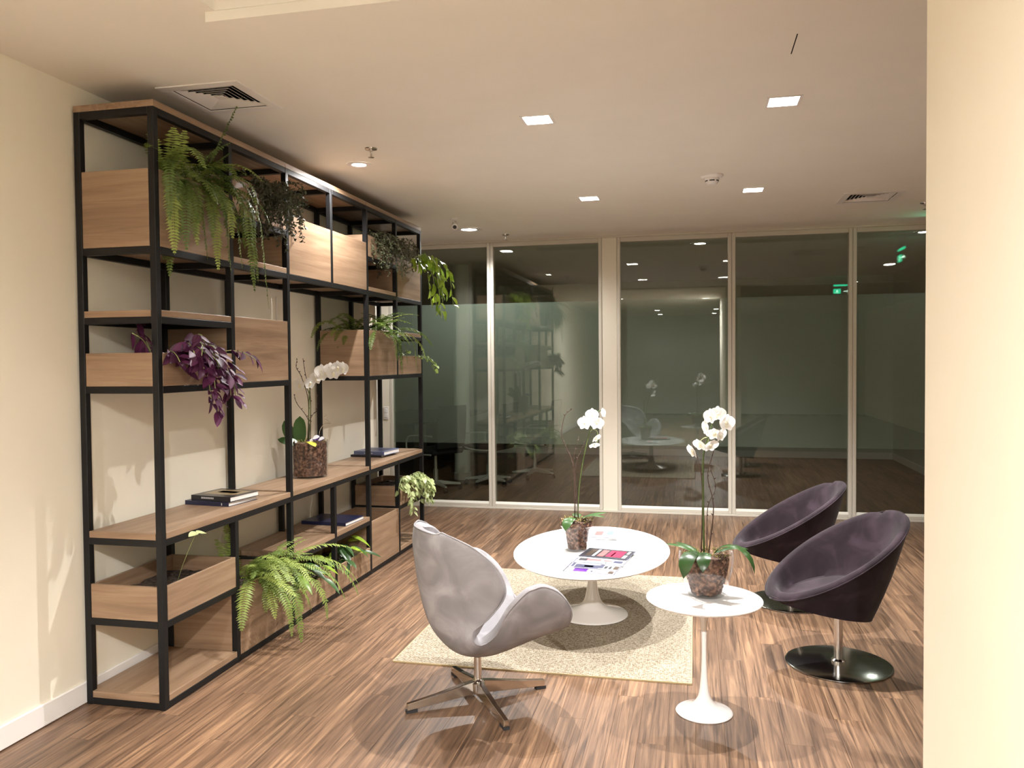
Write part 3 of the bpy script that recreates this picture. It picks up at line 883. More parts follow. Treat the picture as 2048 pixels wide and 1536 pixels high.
# 9 lower fern
fern('large light green fern spilling over the floor level planter', (-2.33, ymid(1, .58), ZL['L0'] + .31), 40, 5, (.06, .15), (-1.2, 1.25), (.26, .46), .042, 'fern_light',
     el=(0.0, 1.1), droop=(2.8, 5.2), extra=((0.35, .75, .60, 3.6, V((.05, .10, 0))), (0.55, .65, .58, 3.4, V((.05, .14, 0))), (0.15, .7, .54, 4.0, V((.06, .05, 0))), (.75, .8, .50, 2.6, V((.04, .12, .0))),
     (-.35, .4, .46, 5.2, V((.05, -.08, 0))), (-.2, .35, .50, 5.4, V((.06, -.04, 0))), (-1.5, 1.2, .34, 1.2, V((-.02, -.16, 0))), (-1.4, 1.3, .42, 1.0, V((-.02, -.12, 0))), (0.0, .5, .50, 4.6, V((.06, .08, 0)))))


def vine_plant(name, label, cat, base, vines, leafm, leafsize, stem_m, seed, spacing=0.035, wob=0.3, hang=0.8, group=None, out=(1, 0), jitter=0.6):
    """vines: (start offset, azimuth, elevation, length, droop)"""
    rnd = random.Random(seed)
    t = thing(name, label, cat, base, group)
    for (off, az, el, ln, dr) in vines:
        p = V(off); n = max(4, int(ln / 0.03)); ds = ln / n; pts = [p.copy()]
        for i in range(n):
            d = V((cos(az) * cos(el), sin(az) * cos(el), sin(el))); p = p + d * ds; pts.append(p.copy())
            el = max(-1.45, el - dr * ds); az += rnd.uniform(-wob, wob)
            acc = (i + 1) * ds
            if i >= 1:
                k = 0
                for _ in range(1 + (spacing < .025)):
                    if rnd.random() < ds / spacing:
                        side = rnd.choice((-1, 1))
                        lat = V((-sin(az), cos(az), 0)) * side
                        dirv = lat * rnd.uniform(.2, 1) + V((out[0], out[1], 0)) * rnd.uniform(0, jitter) + V((0, 0, -hang * rnd.uniform(.3, 1.3)))
                        o = obj('leaf', leafm, t)
                        orient(o, p + lat * .008, dirv, V((out[0] * .9, out[1] * .9, .5)) + V((rnd.uniform(-.5, .5), rnd.uniform(-.5, .5), rnd.uniform(-.4, .4))), leafsize * rnd.uniform(.65, 1.2))
        if ln:
            obj('vine', MB().tube(pts, 0.0022, 5).mesh('vine', stem_m, smooth=180), t)
    return t


rnd = random.Random(21)
pothos_leaf = leaf_mesh('pothos_leaf', 'pothos_green', 0.62, .18, .22, 'heart', 7)
base = (-2.26, ymid(5, .62), ZL['L5'] + .27)
vine_plant('trailing_pothos', 'bright green pothos with big heart shaped leaves trailing from the top far corner', 'plant', base,
           [((.03, rnd.uniform(-.16, .22), .01), rnd.uniform(-.3, .9), rnd.uniform(.2, .9), ln, rnd.uniform(5, 9)) for ln in (.42, .5, .55, .62, .70, .36, .30, .48, .62, .52, .40, .26)],
           pothos_leaf, .085, 'stem_pale', 4, .045, .25, .9)
# 2, 4 dark trailing foliage: leaves far too small to pick apart
def dark_trailer(label, base, n, seed, ymin, ymax, lmax):
    rnd = random.Random(seed); t = thing('trailing_plant', label, 'plant', base, 'dark trailing plants in the top row'); mb = MB(); st = MB()
    for k in range(n):
        p = V(base) + V((rnd.uniform(-.10, .07), rnd.uniform(ymin, ymax), 0)); az = rnd.uniform(-.9, .9); el = rnd.uniform(.2, 1.2); ln = rnd.uniform(.12, lmax); m_ = int(ln / .012); dr = rnd.uniform(7, 13)
        pts = [p.copy()]
        for i in range(m_):
            d = V((cos(az) * cos(el), sin(az) * cos(el), sin(el))); p = p + d * .012; pts.append(p.copy()); el = max(-1.4, el - dr * .012); az += rnd.uniform(-.3, .3)
            for s in range(2):
                q = V((rnd.uniform(-1, 1), rnd.uniform(-1, 1), rnd.uniform(-1, .5))).normalized(); r_ = q.orthogonal().normalized(); a = rnd.uniform(.012, .028)
                mb.add([p, p + q * a * .5 + r_ * a * .25, p + q * a, p + q * a * .5 - r_ * a * .25], [(0, 1, 2, 3)])
        st.tube(pts[::3] if len(pts) > 6 else pts, 0.0012, 3)
    part('foliage', mb, 'dark_foliage', t, kind='stuff'); part('stems', st, 'stem_brown', t, kind='stuff')


dark_trailer('dark olive trailing plant in the top row, second bay, beside the hanging fern', (-2.30, ymid(1, .66), ZL['L6'] + .15), 130, 31, -.18, .22, .38)
dark_trailer('dark olive trailing plant in the top row, fifth bay, beside the bright pothos', (-2.30, ymid(4, .62), ZL['L6'] + .12), 120, 32, -.18, .22, .36)
# 7 purple plant
rnd = random.Random(8)
purple_leaf = leaf_mesh('purple_leaf', 'purple_leaf', 0.46, .3, .12, 'oval', 6)
base = (-2.30, ymid(0, .42), ZL['L3'] + .11)
vine_plant('purple_plant', 'purple leaved trailing plant hanging from the low near planter box', 'plant', base,
           [((rnd.uniform(-.02, .05), rnd.uniform(-.12, .06), .0), rnd.uniform(-.6, .8), rnd.uniform(.4, 1.35), rnd.uniform(.16, .32), rnd.uniform(7, 13)) for k in range(24)] +
           [((.05, .0, 0), .1, .5, .32, 9.0), ((.05, .04, 0), .2, .5, .34, 9.0), ((.05, .02, 0), -.1, .4, .36, 9.5), ((.05, .14, 0), .9, .7, .26, 6.0), ((-.1, -.05, 0), -1.9, 1.3, .2, 3.0), ((-.04, -.12, 0), -1.5, .9, .2, 3.0)],
           purple_leaf, .075, 'stem_pale', 9, .024, .35, .7, jitter=.9)
# 6 ivy
rnd = random.Random(14)
ivy_leaf = leaf_mesh('ivy_leaf', 'ivy_green', 0.8, .15, .15, 'heart', 5)
vine_plant('ivy', 'small ivy sprig hanging over the low far planter box', 'plant', (-2.27, ymid(5, .5), ZL['L3'] + .12),
           [((.02, .10, 0), .3, .6, .26, 9.0), ((.02, .16, 0), .5, .5, .24, 9.0), ((-.02, -.10, 0), -.2, 1.0, .12, 9.0), ((.02, .2, 0), .6, .4, .20, 8.0)],
           ivy_leaf, .040, 'stem_green', 15, .018, .25, .7)
# 11 variegated plant
rnd = random.Random(17)
var_leaf = leaf_mesh('variegated_leaf', 'variegated_green', 0.75, .12, .15, 'heart', 5)
vine_plant('variegated_plant', 'bushy pale variegated plant spilling from the far low planter box', 'plant', (-2.28, ymid(5, .42), ZL['L1'] + .12),
           [((rnd.uniform(-.06, .05), rnd.uniform(-.18, .22), 0), rnd.uniform(-.8, 1.2), rnd.uniform(.5, 1.3), rnd.uniform(.18, .36), rnd.uniform(8, 13)) for k in range(22)],
           var_leaf, .050, 'stem_pale', 18, .020, .3, .8)
# 10 broad leaved plants at floor level
broad = leaf_mesh('broad_leaf', 'orchid_leaf', 0.34, .25, .30, 'oval', 7)
broad_l = leaf_mesh('broad_leaf_light', 'pothos_green', 0.34, .25, .30, 'oval', 7)
rnd = random.Random(44)
for i, lab in ((2, 'broad leaved green plant low between the big fern and the dark book shelf'), (3, 'broad leaved plant with pale lit leaves, in the low planter under the dark book')):
    base = V((-2.40, ymid(i, .5), ZL['L0'] + .12)); t = thing('leafy_plant', lab, 'plant', base)
    for k in range(13):
        az = rnd.uniform(-1.5, 1.5); el = rnd.uniform(.3, 1.1); ln = rnd.uniform(.10, .17)
        s = V((rnd.uniform(-.06, .08), rnd.uniform(-.16, .18), 0)); e = s + V((cos(az) * cos(el), sin(az) * cos(el), sin(el))) * ln
        obj('stem', MB().tube([s, (s + e) / 2 + V((0, 0, .015)), e], .0022, 5).mesh('stem', 'stem_green', smooth=180), t)
        o = obj('leaf', broad if k % 3 else broad_l, t); orient(o, e, V((cos(az), sin(az), rnd.uniform(-.5, .2))), (rnd.uniform(-.4, .4), rnd.uniform(-.4, .4), 1), rnd.uniform(.12, .19))
    for off, tip, ln in (((.10, .10, .16), (.75, .5, -.30), .16), ((.12, .02, .10), (.75, .6, -.25), .15)):
        off = V(off)
        obj('stem', MB().tube([V((0, off.y * .5, 0)), off * .6 + V((0, 0, .05)), off], .0022, 5).mesh('stem', 'stem_green', smooth=180), t)
        o = obj('leaf', broad_l, t); orient(o, off, tip, (.1, -.3, 1), ln)
# 8 lone sprout
t = thing('sprout', 'single pale sprout with two leaves rising from the mulch box', 'plant', (-2.34, 3.29, ZL['L1'] + .08))
st = [V((0, 0, 0)), V((.05, -.01, .12)), (.10, -.015, .22), (.13, -.02, .27)]
obj('stem', MB().tube(st, .0014, 5).mesh('stem', 'stem_pale', smooth=180), t)
for d in ((.4, .8, -.1), (-.1, -1, -.05)):
    o = obj('leaf', var_leaf, t); orient(o, st[-1], d, (.3, 0, 1), .052)


# ------------------------------------------------------------------ orchids
def petal_mesh(name, wd, ln, cup):
    mb = MB(); vs = []; rows = 5
    for i in range(rows + 1):
        t_ = i / rows; w_ = wd * (sin(pi * min(.97, t_ * .78 + .14)) ** .8) if i < rows else wd * .34
        if i == 0:
            w_ = wd * .22
        z = cup * (t_ * t_) * ln
        vs += [(t_ * ln, -w_, z + .1 * w_), (t_ * ln + .0 * w_, 0, z - .04 * wd), (t_ * ln, w_, z + .1 * w_)]
    vs += [(ln * 1.06, 0, cup * ln)]
    fs = []
    for i in range(rows):
        a = i * 3; fs += [(a, a + 3, a + 4, a + 1), (a + 1, a + 4, a + 5, a + 2)]
    a = rows * 3; fs += [(a, len(vs) - 1, a + 1), (a + 1, len(vs) - 1, a + 2)]
    mb.add(vs, fs)
    return mb.mesh(name, 'petal_white', smooth=180)


PET_W = petal_mesh('petal', .028, .040, .18)
PET_N = petal_mesh('sepal', .016, .038, .22)
LIP = MB().lathe([(.0015, -.004), (.006, .0), (.007, .006), (.003, .012)], (0, 0, 0), 8).add([(0, -.008, .004), (0, .008, .004), (-.020, .010, .010), (-.026, 0, .004), (-.020, -.010, .010)], [(0, 1, 2, 3, 4)]).mesh('flower', 'orchid_lip', smooth=60)


def flower(root, pos, face, scale=1.0, up=(0, 0, 1)):
    """a moth orchid bloom facing 'face'"""
    n = V(face).normalized(); u = V(up) - n * V(up).dot(n); u.normalize(); s = u.cross(n)
    f = obj('flower', LIP, root); Mx = Matrix((u, s, n)).transposed().to_4x4()
    f.matrix_local = Matrix.Translation(V(pos)) @ Mx @ Matrix.Scale(scale, 4)
    for ang, me in ((0, PET_N), (72 + 8, PET_W), (-72 - 8, PET_W), (145, PET_N), (-145, PET_N)):
        p = obj('petal', me, f); p.rotation_euler[2] = radians(ang); p.location = (0, 0, .001 if me is PET_N else .003)


def curve(pts, n=6):
    """Catmull-Rom through pts"""
    P = [V(p) for p in pts]; out = []
    P = [P[0] * 2 - P[1]] + P + [P[-1] * 2 - P[-2]]
    for i in range(1, len(P) - 2):
        for k in range(n):
            t_ = k / n; a, b_, c, d = P[i - 1], P[i], P[i + 1], P[i + 2]
            out.append(0.5 * ((2 * b_) + (c - a) * t_ + (2 * a - 5 * b_ + 4 * c - d) * t_ * t_ + (3 * b_ - a - 3 * c + d) * t_ ** 3))
    out.append(P[-2]); return out


def twig(root, pts, rnd, r=.003):
    ps = curve(pts, 5); mb = MB().tube(ps, [r * (1 - .5 * i / len(ps)) for i in range(len(ps))], 5)
    for i in range(2, len(ps), 2):
        d = V((rnd.uniform(-1, 1), rnd.uniform(-1, 1), .8)).normalized(); mb.tube([ps[i], ps[i] + d * .006, ps[i] + d * .012], [.002, .0032, .001], 5)
    obj('twig', mb.mesh('twig', 'stem_brown', smooth=180), root)


def strap(root, pos, az, el, ln, droop, wd, m='orchid_leaf', roll=0.0):
    """an arching orchid leaf"""
    mb = MB(); p = V((0, 0, 0)); n = 9; vs = []; ds = ln / n
    for i in range(n + 1):
        t_ = i / n; d = V((cos(az) * cos(el), sin(az) * cos(el), sin(el))); lat = V((-sin(az), cos(az), 0)); nn = d.cross(lat) * -1
        lat = lat * cos(roll) + nn * sin(roll)
        w_ = wd * .5 * min(1, .35 + t_ * 2.6) * (1 - max(0, (t_ - .6) / .4) ** 2.4) if i < n else .001
        vs += [p - lat * w_ + nn * w_ * .25, p, p + lat * w_ + nn * w_ * .25]
        p = p + d * ds; el = max(-1.5, el - droop * ds)
    fs = []
    for i in range(n):
        a = i * 3; fs += [(a, a + 3, a + 4, a + 1), (a + 1, a + 4, a + 5, a + 2)]
    mb.add(vs, fs)
    obj('leaf', mb.mesh('leaf', m, smooth=180), root, pos)


def glass_vase(label, base, prof, bark_top, seed, wall=.004, moss=True, gap=.005):
    rnd = random.Random(seed)
    t = thing('glass_vase', label, 'vase', base)
    inner = [(max(r - wall, .002), z) for r, z in prof]
    inner[0] = (inner[0][0], prof[0][1] + .010)
    part('glass_body', MB().lathe(prof + inner[::-1], base, 40), 'vase_glass', t, smooth=50)

    def rad(z):
        for (r1, z1), (r2, z2) in zip(inner, inner[1:]):
            if z1 <= z <= z2:
                return r1 + (r2 - r1) * (z - z1) / max(1e-6, z2 - z1)
        return inner[-1][0]
    mb = MB(); zz = inner[0][1] + .002
    ringz = [zz + (bark_top - zz) * k / 6 for k in range(7)]
    mb.lathe([((rad(z) - gap - .002), z) for z in ringz], base, 28)
    k = 0
    while k < 420:
        z = rnd.uniform(zz + .004, bark_top + .006); rr = rad(min(z, bark_top)) - gap - .003
        a = rnd.uniform(0, 2 * pi); top = z > bark_top - .004
        if top:
            rr *= sqrt(rnd.random())
        c = V(base) + V((rr * cos(a), rr * sin(a), z)); s = rnd.uniform(.006, .014)
        ta = V((-sin(a), cos(a), rnd.uniform(-.8, .8))).normalized(); nr = V((cos(a), sin(a), 0)) if not top else V((0, 0, 1))
        if top:
            ta = V((cos(a * 3), sin(a * 3), rnd.uniform(-.3, .3))).normalized()
        bb = nr.cross(ta).normalized()
        mb.obox(c, ta * s, bb * s * rnd.uniform(.3, .6), nr * .003); k += 1
    part('bark_chips', mb, 'bark', t, kind='stuff')
    if moss:
        ms = MB()
        for k in range(140):
            a = rnd.uniform(0, 6.28); rr = (rad(bark_top) - .01) * sqrt(rnd.random()); c = V(base) + V((rr * cos(a), rr * sin(a), bark_top + rnd.uniform(0, .012)))
            q = V((rnd.uniform(-1, 1), rnd.uniform(-1, 1), rnd.uniform(0, .8))).normalized() * rnd.uniform(.008, .02)
            ms.tube([c, c + q * .6 + V((0, 0, .003)), c + q], .0012, 3)
        part('moss', ms, 'moss', t, kind='stuff')
    return t


rnd = random.Random(77)
TOP_C, TOP_S = 0.392, 0.490
CV = (-0.675, 4.70, TOP_C + .001)
glass_vase('clear tapered glass vase of bark on the white oval coffee table', CV, [(.066, 0), (.069, .004), (.075, .05), (.088, .13), (.100, .145), (.108, .15), (.110, .19)], .172, 1, gap=.013)
t = thing('orchid', 'white orchid in the glass vase on the oval coffee table', 'orchid', (CV[0], CV[1], TOP_C + .17)); R0 = t.location
W = lambda x, z, dy=0.0: V((x, CV[1] + dy, z)) - R0
sp = curve([W(-.672, .575), W(-.656, .80), W(-.619, 1.0), W(-.586, 1.12), W(-.56, 1.19, -.01), W(-.525, 1.215, -.02)])
obj('flower_stem', MB().tube(sp, .0032, 6).mesh('flower_stem', 'stem_green', smooth=180), t)
obj('flower_stem', MB().tube(curve([W(-.60, 1.08), W(-.58, 1.10), W(-.555, 1.09), W(-.55, 1.04), W(-.57, 1.0)]), .0018, 5).mesh('flower_stem', 'stem_pale', smooth=180), t)
for (x, z, face, sc) in ((-.578, 1.185, (-.2, -1, .1), 1.0), (-.622, 1.140, (-.35, -1, -.05), 1.05), (-.552, 1.140, (.15, -1, -.1), 1.0), (-.522, 1.198, (.95, -.35, .2), .75), (-.560, 1.055, (.7, -.4, -.6), .8), (-.570, 1.015, (.3, -.5, -.8), .8)):
    flower(t, W(x, z, -.02), face, sc)
twig(t, [W(-.689, .575), W(-.693, .87), W(-.734, .99), W(-.763, 1.07), W(-.742, 1.18), W(-.697, 1.22)], rnd)
twig(t, [W(-.68, .575), W(-.685, .85, .02), W(-.66, .96, .02), W(-.62, 1.03, .02)], rnd, .0022)
twig(t, [W(-.665, .575), W(-.68, .80, -.02), W(-.69, .93, -.02), W(-.66, 1.06, -.02)], rnd, .002)
for dx, dy, az, el, ln, dr, wd in ((-.01, -.05, -1.9, .7, .16, 15, .066), (.02, -.02, -.35, .6, .17, 6, .048), (.02, 0, .15, .5, .16, 4, .05), (0, .03, 1.9, .4, .12, 8, .05)):
    strap(t, W(-.672 + dx, .580, dy), az, el, ln, dr, wd)

SV = (0.045, 3.565, TOP_S + .001)
glass_vase('rounded clear glass vase of bark on the small white side table', SV, [(.072, 0), (.078, .005), (.094, .05), (.110, .11), (.116, .155), (.112, .19)], .172, 2, gap=.016)
t = thing('orchid', 'tall white orchid in the glass vase on the small side table', 'orchid', (SV[0], SV[1], TOP_S + .17)); R0 = t.location
W = lambda x, z, dy=0.0: V((x, SV[1] + dy, z)) - R0
sp = curve([W(.036, .665), W(.033, .90), W(.035, 1.09), W(.055, 1.17), W(.078, 1.25), W(.09, 1.285)])
obj('flower_stem', MB().tube(sp, [.0048 * (1 - .5 * i / len(sp)) for i in range(len(sp))], 7).mesh('flower_stem', 'stem_green', smooth=180), t)
obj('flower_stem', MB().tube(curve([W(.045, 1.11), W(.055, 1.16), W(.04, 1.165), W(.02, 1.15)]), .0018, 5).mesh('flower_stem', 'stem_pale', smooth=180), t)
for (x, z, face, sc) in ((.066, 1.258, (-.7, -.8, .1), .85), (.094, 1.268, (.1, -1, .3), .85), (.128, 1.232, (.6, -1, -.1), .95), (.050, 1.212, (-.9, -.4, -.1), .85), (.082, 1.188, (-.1, -.7, -.6), .9), (.104, 1.182, (.8, -.6, -.3), .8),
                         (.022, 1.140, (-.5, -.6, -.5), .8), (-.008, 1.112, (-.9, -.5, -.5), .85), (.064, 1.138, (.5, -.7, -.6), .85)):
    flower(t, W(x, z, -.012), face, sc)
twig(t, [W(.024, .665), W(.030, .92), W(.018, 1.05), W(-.015, 1.145)], rnd)
twig(t, [W(.055, .665), W(.076, .87), W(.052, 1.0), W(.077, 1.11)], rnd)
twig(t, [W(.048, .665), W(.052, .86, .02), W(.085, .95, .02), W(.06, 1.04, .02)], rnd, .0022)
for dx, dy, az, el, ln, dr, wd in ((-.02, -.05, -2.1, .75, .21, 13.5, .070), (.0, -.055, -1.65, .75, .17, 14, .058), (.035, -.02, -.45, .95, .27, 10.5, .048), (.04, 0, .1, .6, .15, 7, .048), (-.04, 0, 2.9, .55, .14, 6, .042), (-.03, .02, 2.5, .4, .12, 4, .038)):
    strap(t, W(.04 + dx, .672, dy), az, el, ln, dr, wd)

ZM = ZL['M'] + TH
MV = (-2.415, 4.80, ZM + .001)
glass_vase('straight clear glass vase packed with brown bark on the long oak shelf', MV, [(.108, 0), (.112, .006), (.114, .12), (.116, .235)], .222, 3)
t = thing('orchid', 'white orchid with an arching spray of blooms on the long oak shelf', 'orchid', (MV[0], MV[1], ZM + .22)); R0 = t.location
W = lambda x, z, dy=0.0: V((x, MV[1] + dy, z)) - R0
sp = curve([W(-.424 - 2, .985), W(-2.418, 1.18), W(-2.408, 1.33), W(-2.36, 1.40), W(-2.29, 1.435), W(-2.20, 1.465), W(-2.15, 1.468)])
obj('flower_stem', MB().tube(sp, .0036, 6).mesh('flower_stem', 'stem_green', smooth=180), t)
obj('flower_stem', MB().tube(curve([W(-2.42, 1.0), W(-2.415, 1.2, .02), W(-2.43, 1.32, .02), W(-2.465, 1.36)]), .003, 6).mesh('flower_stem', 'stem_green', smooth=180), t)
for k, (x, z) in enumerate(((-2.466, 1.362), (-2.389, 1.372), (-2.350, 1.405), (-2.312, 1.420), (-2.315, 1.448), (-2.284, 1.442), (-2.253, 1.462), (-2.233, 1.436), (-2.20, 1.470), (-2.165, 1.462))):
    flower(t, W(x, z, -.02), (rnd.uniform(-.3, .5), -1, rnd.uniform(-.3, .3)), 1.1)
twig(t, [W(-2.425, .985), W(-2.421, 1.13), W(-2.50, 1.24), W(-2.52, 1.30)], rnd)
twig(t, [W(-2.43, .985), W(-2.43, 1.25, .02), W(-2.465, 1.41), W(-2.50, 1.47), W(-2.495, 1.52)], rnd)
twig(t, [W(-2.41, .985), W(-2.42, 1.3, .03), W(-2.436, 1.42), W(-2.453, 1.53)], rnd)
twig(t, [W(-2.42, 1.12), W(-2.39, 1.17), W(-2.36, 1.2), W(-2.36, 1.30)], rnd, .0022)
obj('wire', MB().tube(curve([W(-2.345, .98), W(-2.345, 1.06), W(-2.31, 1.11), W(-2.26, 1.115), W(-2.31, 1.15), W(-2.28, 1.175)]), .0018, 5).mesh('wire', 'brushed_steel', smooth=180), t)
olf = leaf_mesh('orchid_leaf', 'orchid_leaf', 0.46, .10, .12, 'strap', 8)
for (x, z, dy, d, nn, ln) in ((-2.465, .975, -.03, (-.02, -.05, 1), (.15, -1, .1), .185), (-2.50, .975, -.02, (-.46, -.1, .85), (.1, -1, -.1), .175), (-2.47, .98, .0, (-.80, .1, .45), (.1, -.9, .5), .15), (-2.46, .98, -.05, (-.75, -.35, .30), (.1, -.6, .7), .14)):
    o = obj('leaf', olf, t); orient(o, W(x, z, dy), d, nn, ln)
strap(t, W(-2.42, .990, -.03), -.7, .45, .14, 9, .05, 'yellow_leaf')
mb = MB()
t2 = thing('ornament', 'small white and violet paper butterfly on the shelf orchid vase', 'ornament', (-2.36, 4.76, ZM + .235))
for k, (dx, dy, dz, s) in enumerate(((-.03, -.01, .0, .03), (.0, -.02, .022, .032), (.03, .0, .012, .03), (-.045, -.015, -.012, .022))):
    o = obj('wing', leaf_mesh('wing', 'ink_white' if k % 2 == 0 else 'ink_white', .8, .1, .1, 'heart', 5), t2); orient(o, (dx, dy, dz), (1, -.2 * k, .2), (-.2, -.7, .8), s * 1.5)
    o = obj('wing_edge', leaf_mesh('wing_edge', 'ink_purple', .9, .1, .1, 'heart', 5), t2); orient(o, (dx - .002, dy + .002, dz - .003), (1, -.2 * k, .2), (-.2, -.7, .8), s * 1.62)
obj('body', MB().tube([(-.05, 0, 0), (0, 0, .006), (.05, 0, .01)], .003, 6).mesh('body', 'ink_purple'), t2)


# ------------------------------------------------------------------ books and magazines
def book(label, c, ang, wd, dp, th, cov, prints=(), cat='book', group=None, spine=True):
    """c = centre of the underside; wd along local x (spine on -x), dp along local y"""
    t = thing('book', label, cat, c, group, ang)
    k = .002
    cv = MB().box(-wd / 2, wd / 2, -dp / 2, dp / 2, 0, k).box(-wd / 2, wd / 2, -dp / 2, dp / 2, th - k, th)
    if spine:
        cv.box(-wd / 2, -wd / 2 + k, -dp / 2, dp / 2, k, th - k)
    obj('cover', cv.mesh('cover', cov), t)
    obj('pages', MB().box(-wd / 2 + k, wd / 2 - .004, -dp / 2 + .004, dp / 2 - .004, k, th - k).mesh('pages', 'paper'), t)
    for (x0, x1, y0, y1, m_) in prints:
        obj('cover_print', MB().box(x0 * wd, x1 * wd, y0 * dp, y1 * dp, th, th + .0004).mesh('cover_print', m_), t)
    return t


def spine_print(t, wd, th, segs, m_='ink_white'):
    mb = MB()
    for (y0, y1, z0, z1) in segs:
        mb.box(-wd / 2 - .0005, -wd / 2, y0, y1, z0, z1)
    obj('spine_title', mb.mesh('spine_title', m_), t)


letters = lambda y0, n, st, z0, z1: [(y0 + i * st, y0 + i * st + st * .62, z0, z1) for i in range(n)]
# spine faces the viewer (towards -y): local -x -> world -y, i.e. rotate by +90 degrees
a = radians(90)
t = book('navy hardback at the bottom of the near pair on the long shelf', (-2.445, 3.845, ZM), a - .10, .24, .27, .022, 'navy_cover', group='books on the long oak shelf')
spine_print(t, .24, .022, [(-.095, -.090, .005, .017)])
t = book('black and bronze picture book on top of the near pair on the long shelf', (-2.425, 3.85, ZM + .0225), a - .14, .23, .25, .026, 'black_cover',
         ((-.25, .36, -.40, .40, 'ink_bronze'), (-.02, .20, -.25, .22, 'ink_gold')), group='books on the long oak shelf')
spine_print(t, .23, .026, letters(-.02, 12, .0068, .010, .019))
t = book('dark hardback at the bottom of the far pair on the long shelf', (-2.47, 5.99, ZM), a - .05, .27, .26, .017, 'black_cover', group='books on the long oak shelf')
t = book('slate blue hardback on top of the far pair on the long shelf', (-2.44, 5.99, ZM + .0175), a - .09, .27, .26, .028, 'blue_cover', ((-.3, .3, -.35, .35, 'ink_slate'),), group='books on the long oak shelf')
spine_print(t, .27, .028, letters(-.03, 9, .008, .009, .017))
t = book('dark navy book lying alone on the lower shelf', (-2.42, 5.14, ZL['L1'] + TH + .001), a - .06, .27, .33, .022, 'navy_cover', ((-.44, .44, .30, .34, 'ink_slate'),))

t = book('pale book under another, behind the vase on the coffee table', (-.545, 5.06, TOP_C + .0005), .03, .17, .25, .010, 'ink_white', ((-.48, .48, -.48, -.44, 'ink_grey'),), 'book', 'books behind the coffee table vase')
t = book('pale book with a faded cover on top, behind the vase on the coffee table', (-.55, 5.075, TOP_C + .011), .0, .16, .24, .010, 'ink_white', ((-.40, -.1, -.2, .3, 'ink_pink'), (.05, .30, -.1, .35, 'ink_teal'), (-.48, .4, -.49, -.44, 'ink_grey')), 'book', 'books behind the coffee table vase')


def magazine(label, c, ang, cov, prints, tilt=0.0):
    wd, dp, th = .275, .205, .0035
    t = thing('magazine', label, 'magazine', c, 'magazines fanned on the coffee table', ang)
    obj('cover', MB().box(-wd / 2, wd / 2, -dp / 2, dp / 2, 0, th).mesh('cover', cov, bevel=.0008), t)
    fr_ = MB()
    for (x0, x1, y0, y1) in ((-.5, .5, -.5, -.475), (-.5, .5, .475, .5), (-.5, -.485, -.5, .5), (.485, .5, -.5, .5)):
        fr_.box(x0 * wd, x1 * wd, y0 * dp, y1 * dp, th, th + .00025)
    obj('cover_print', fr_.mesh('cover_print', 'ink_slate'), t)
    for (x0, x1, y0, y1, m_) in prints:
        obj('cover_print', MB().box(x0 * wd, x1 * wd, y0 * dp, y1 * dp, th, th + .0003).mesh('cover_print', m_), t)


tz = TOP_C + .0005
magazine('purple and white magazine nearest the front edge of the coffee table', (-.535, 4.285, tz), -.10, 'ink_white',
         ((-.48, .47, -.485, -.47, 'ink_grey'), (-.49, -.475, -.48, .4, 'ink_grey'), (-.32, -.05, -.42, -.10, 'ink_purple'), (-.46, .46, -.18, -.15, 'ink_grey'), (.02, .06, -.38, -.25, 'ink_slate'), (.10, .20, -.42, -.38, 'ink_grey'), (.36, .46, -.44, -.2, 'ink_brown')))
magazine('white magazine with grey figures, second in the fan on the coffee table', (-.520, 4.36, tz + .004), -.11, 'ink_white',
         ((-.46, -.40, -.40, .1, 'ink_slate'), (.10, .18, -.40, .2, 'ink_slate'), (-.38, .10, -.46, -.12, 'ink_slate'), (-.20, -.02, -.36, -.2, 'ink_white'), (.20, .26, -.42, -.15, 'ink_grey'), (.29, .34, -.42, -.15, 'ink_grey'), (.38, .48, -.45, -.1, 'ink_brown')))
magazine('white magazine with pink and teal print, third in the fan on the coffee table', (-.500, 4.45, tz + .008), -.12, 'ink_white',
         ((-.46, .44, .02, .06, 'ink_grey'), (.26, .44, -.30, -.06, 'ink_slate'), (-.30, .10, -.46, -.43, 'ink_slate'), (-.45, -.28, -.25, .0, 'ink_grey'), (-.28, .0, -.22, .0, 'ink_pink'), (-.40, .20, -.42, -.36, 'ink_teal'), (.05, .22, -.2, -.05, 'ink_pink'), (.12, .14, -.4, -.25, 'ink_grey')))
magazine('dark framed red magazine on top of the fan on the coffee table', (-.485, 4.575, tz + .012), -.18, 'ink_grey',
         ((-.40, -.28, -.36, .36, 'ink_brown'), (-.25, -.20, -.38, .38, 'paper'), (-.15, -.02, -.36, .36, 'ink_pink'), (.02, .34, -.34, .38, 'ink_red'), (.12, .15, -.28, .2, 'paper'), (.37, .44, -.38, -.05, 'paper'), (.38, .43, .10, .38, 'paper')))

# ------------------------------------------------------------------ rug
RX0, RX1, RY0, RY1, RZ = -1.475, -.02, 3.80, 5.66, .009
t = thing('rug', 'cream woven rug under the oval coffee table', 'rug', ((RX0 + RX1) / 2, (RY0 + RY1) / 2, 0))
part('weave', MB().box(RX0, RX1, RY0, RY1, .0008, RZ), 'woven_rug', t, bevel=.002)
for (x0, x1, y0, y1) in ((RX0 - .003, RX1 + .003, RY0 - .004, RY0 + .001), (RX0 - .003, RX1 + .003, RY1 - .001, RY1 + .004), (RX0 - .004, RX0 + .001, RY0, RY1), (RX1 - .001, RX1 + .004, RY0, RY1)):
    part('bound_edge', MB().box(x0, x1, y0, y1, .0006, RZ - .001), 'rug_edge', t)

# ------------------------------------------------------------------ pedestal tables
def smooth_prof(pts, n=8):
    return [(p.x, p.y) for p in curve([(r, z, 0) for r, z in pts], n)]


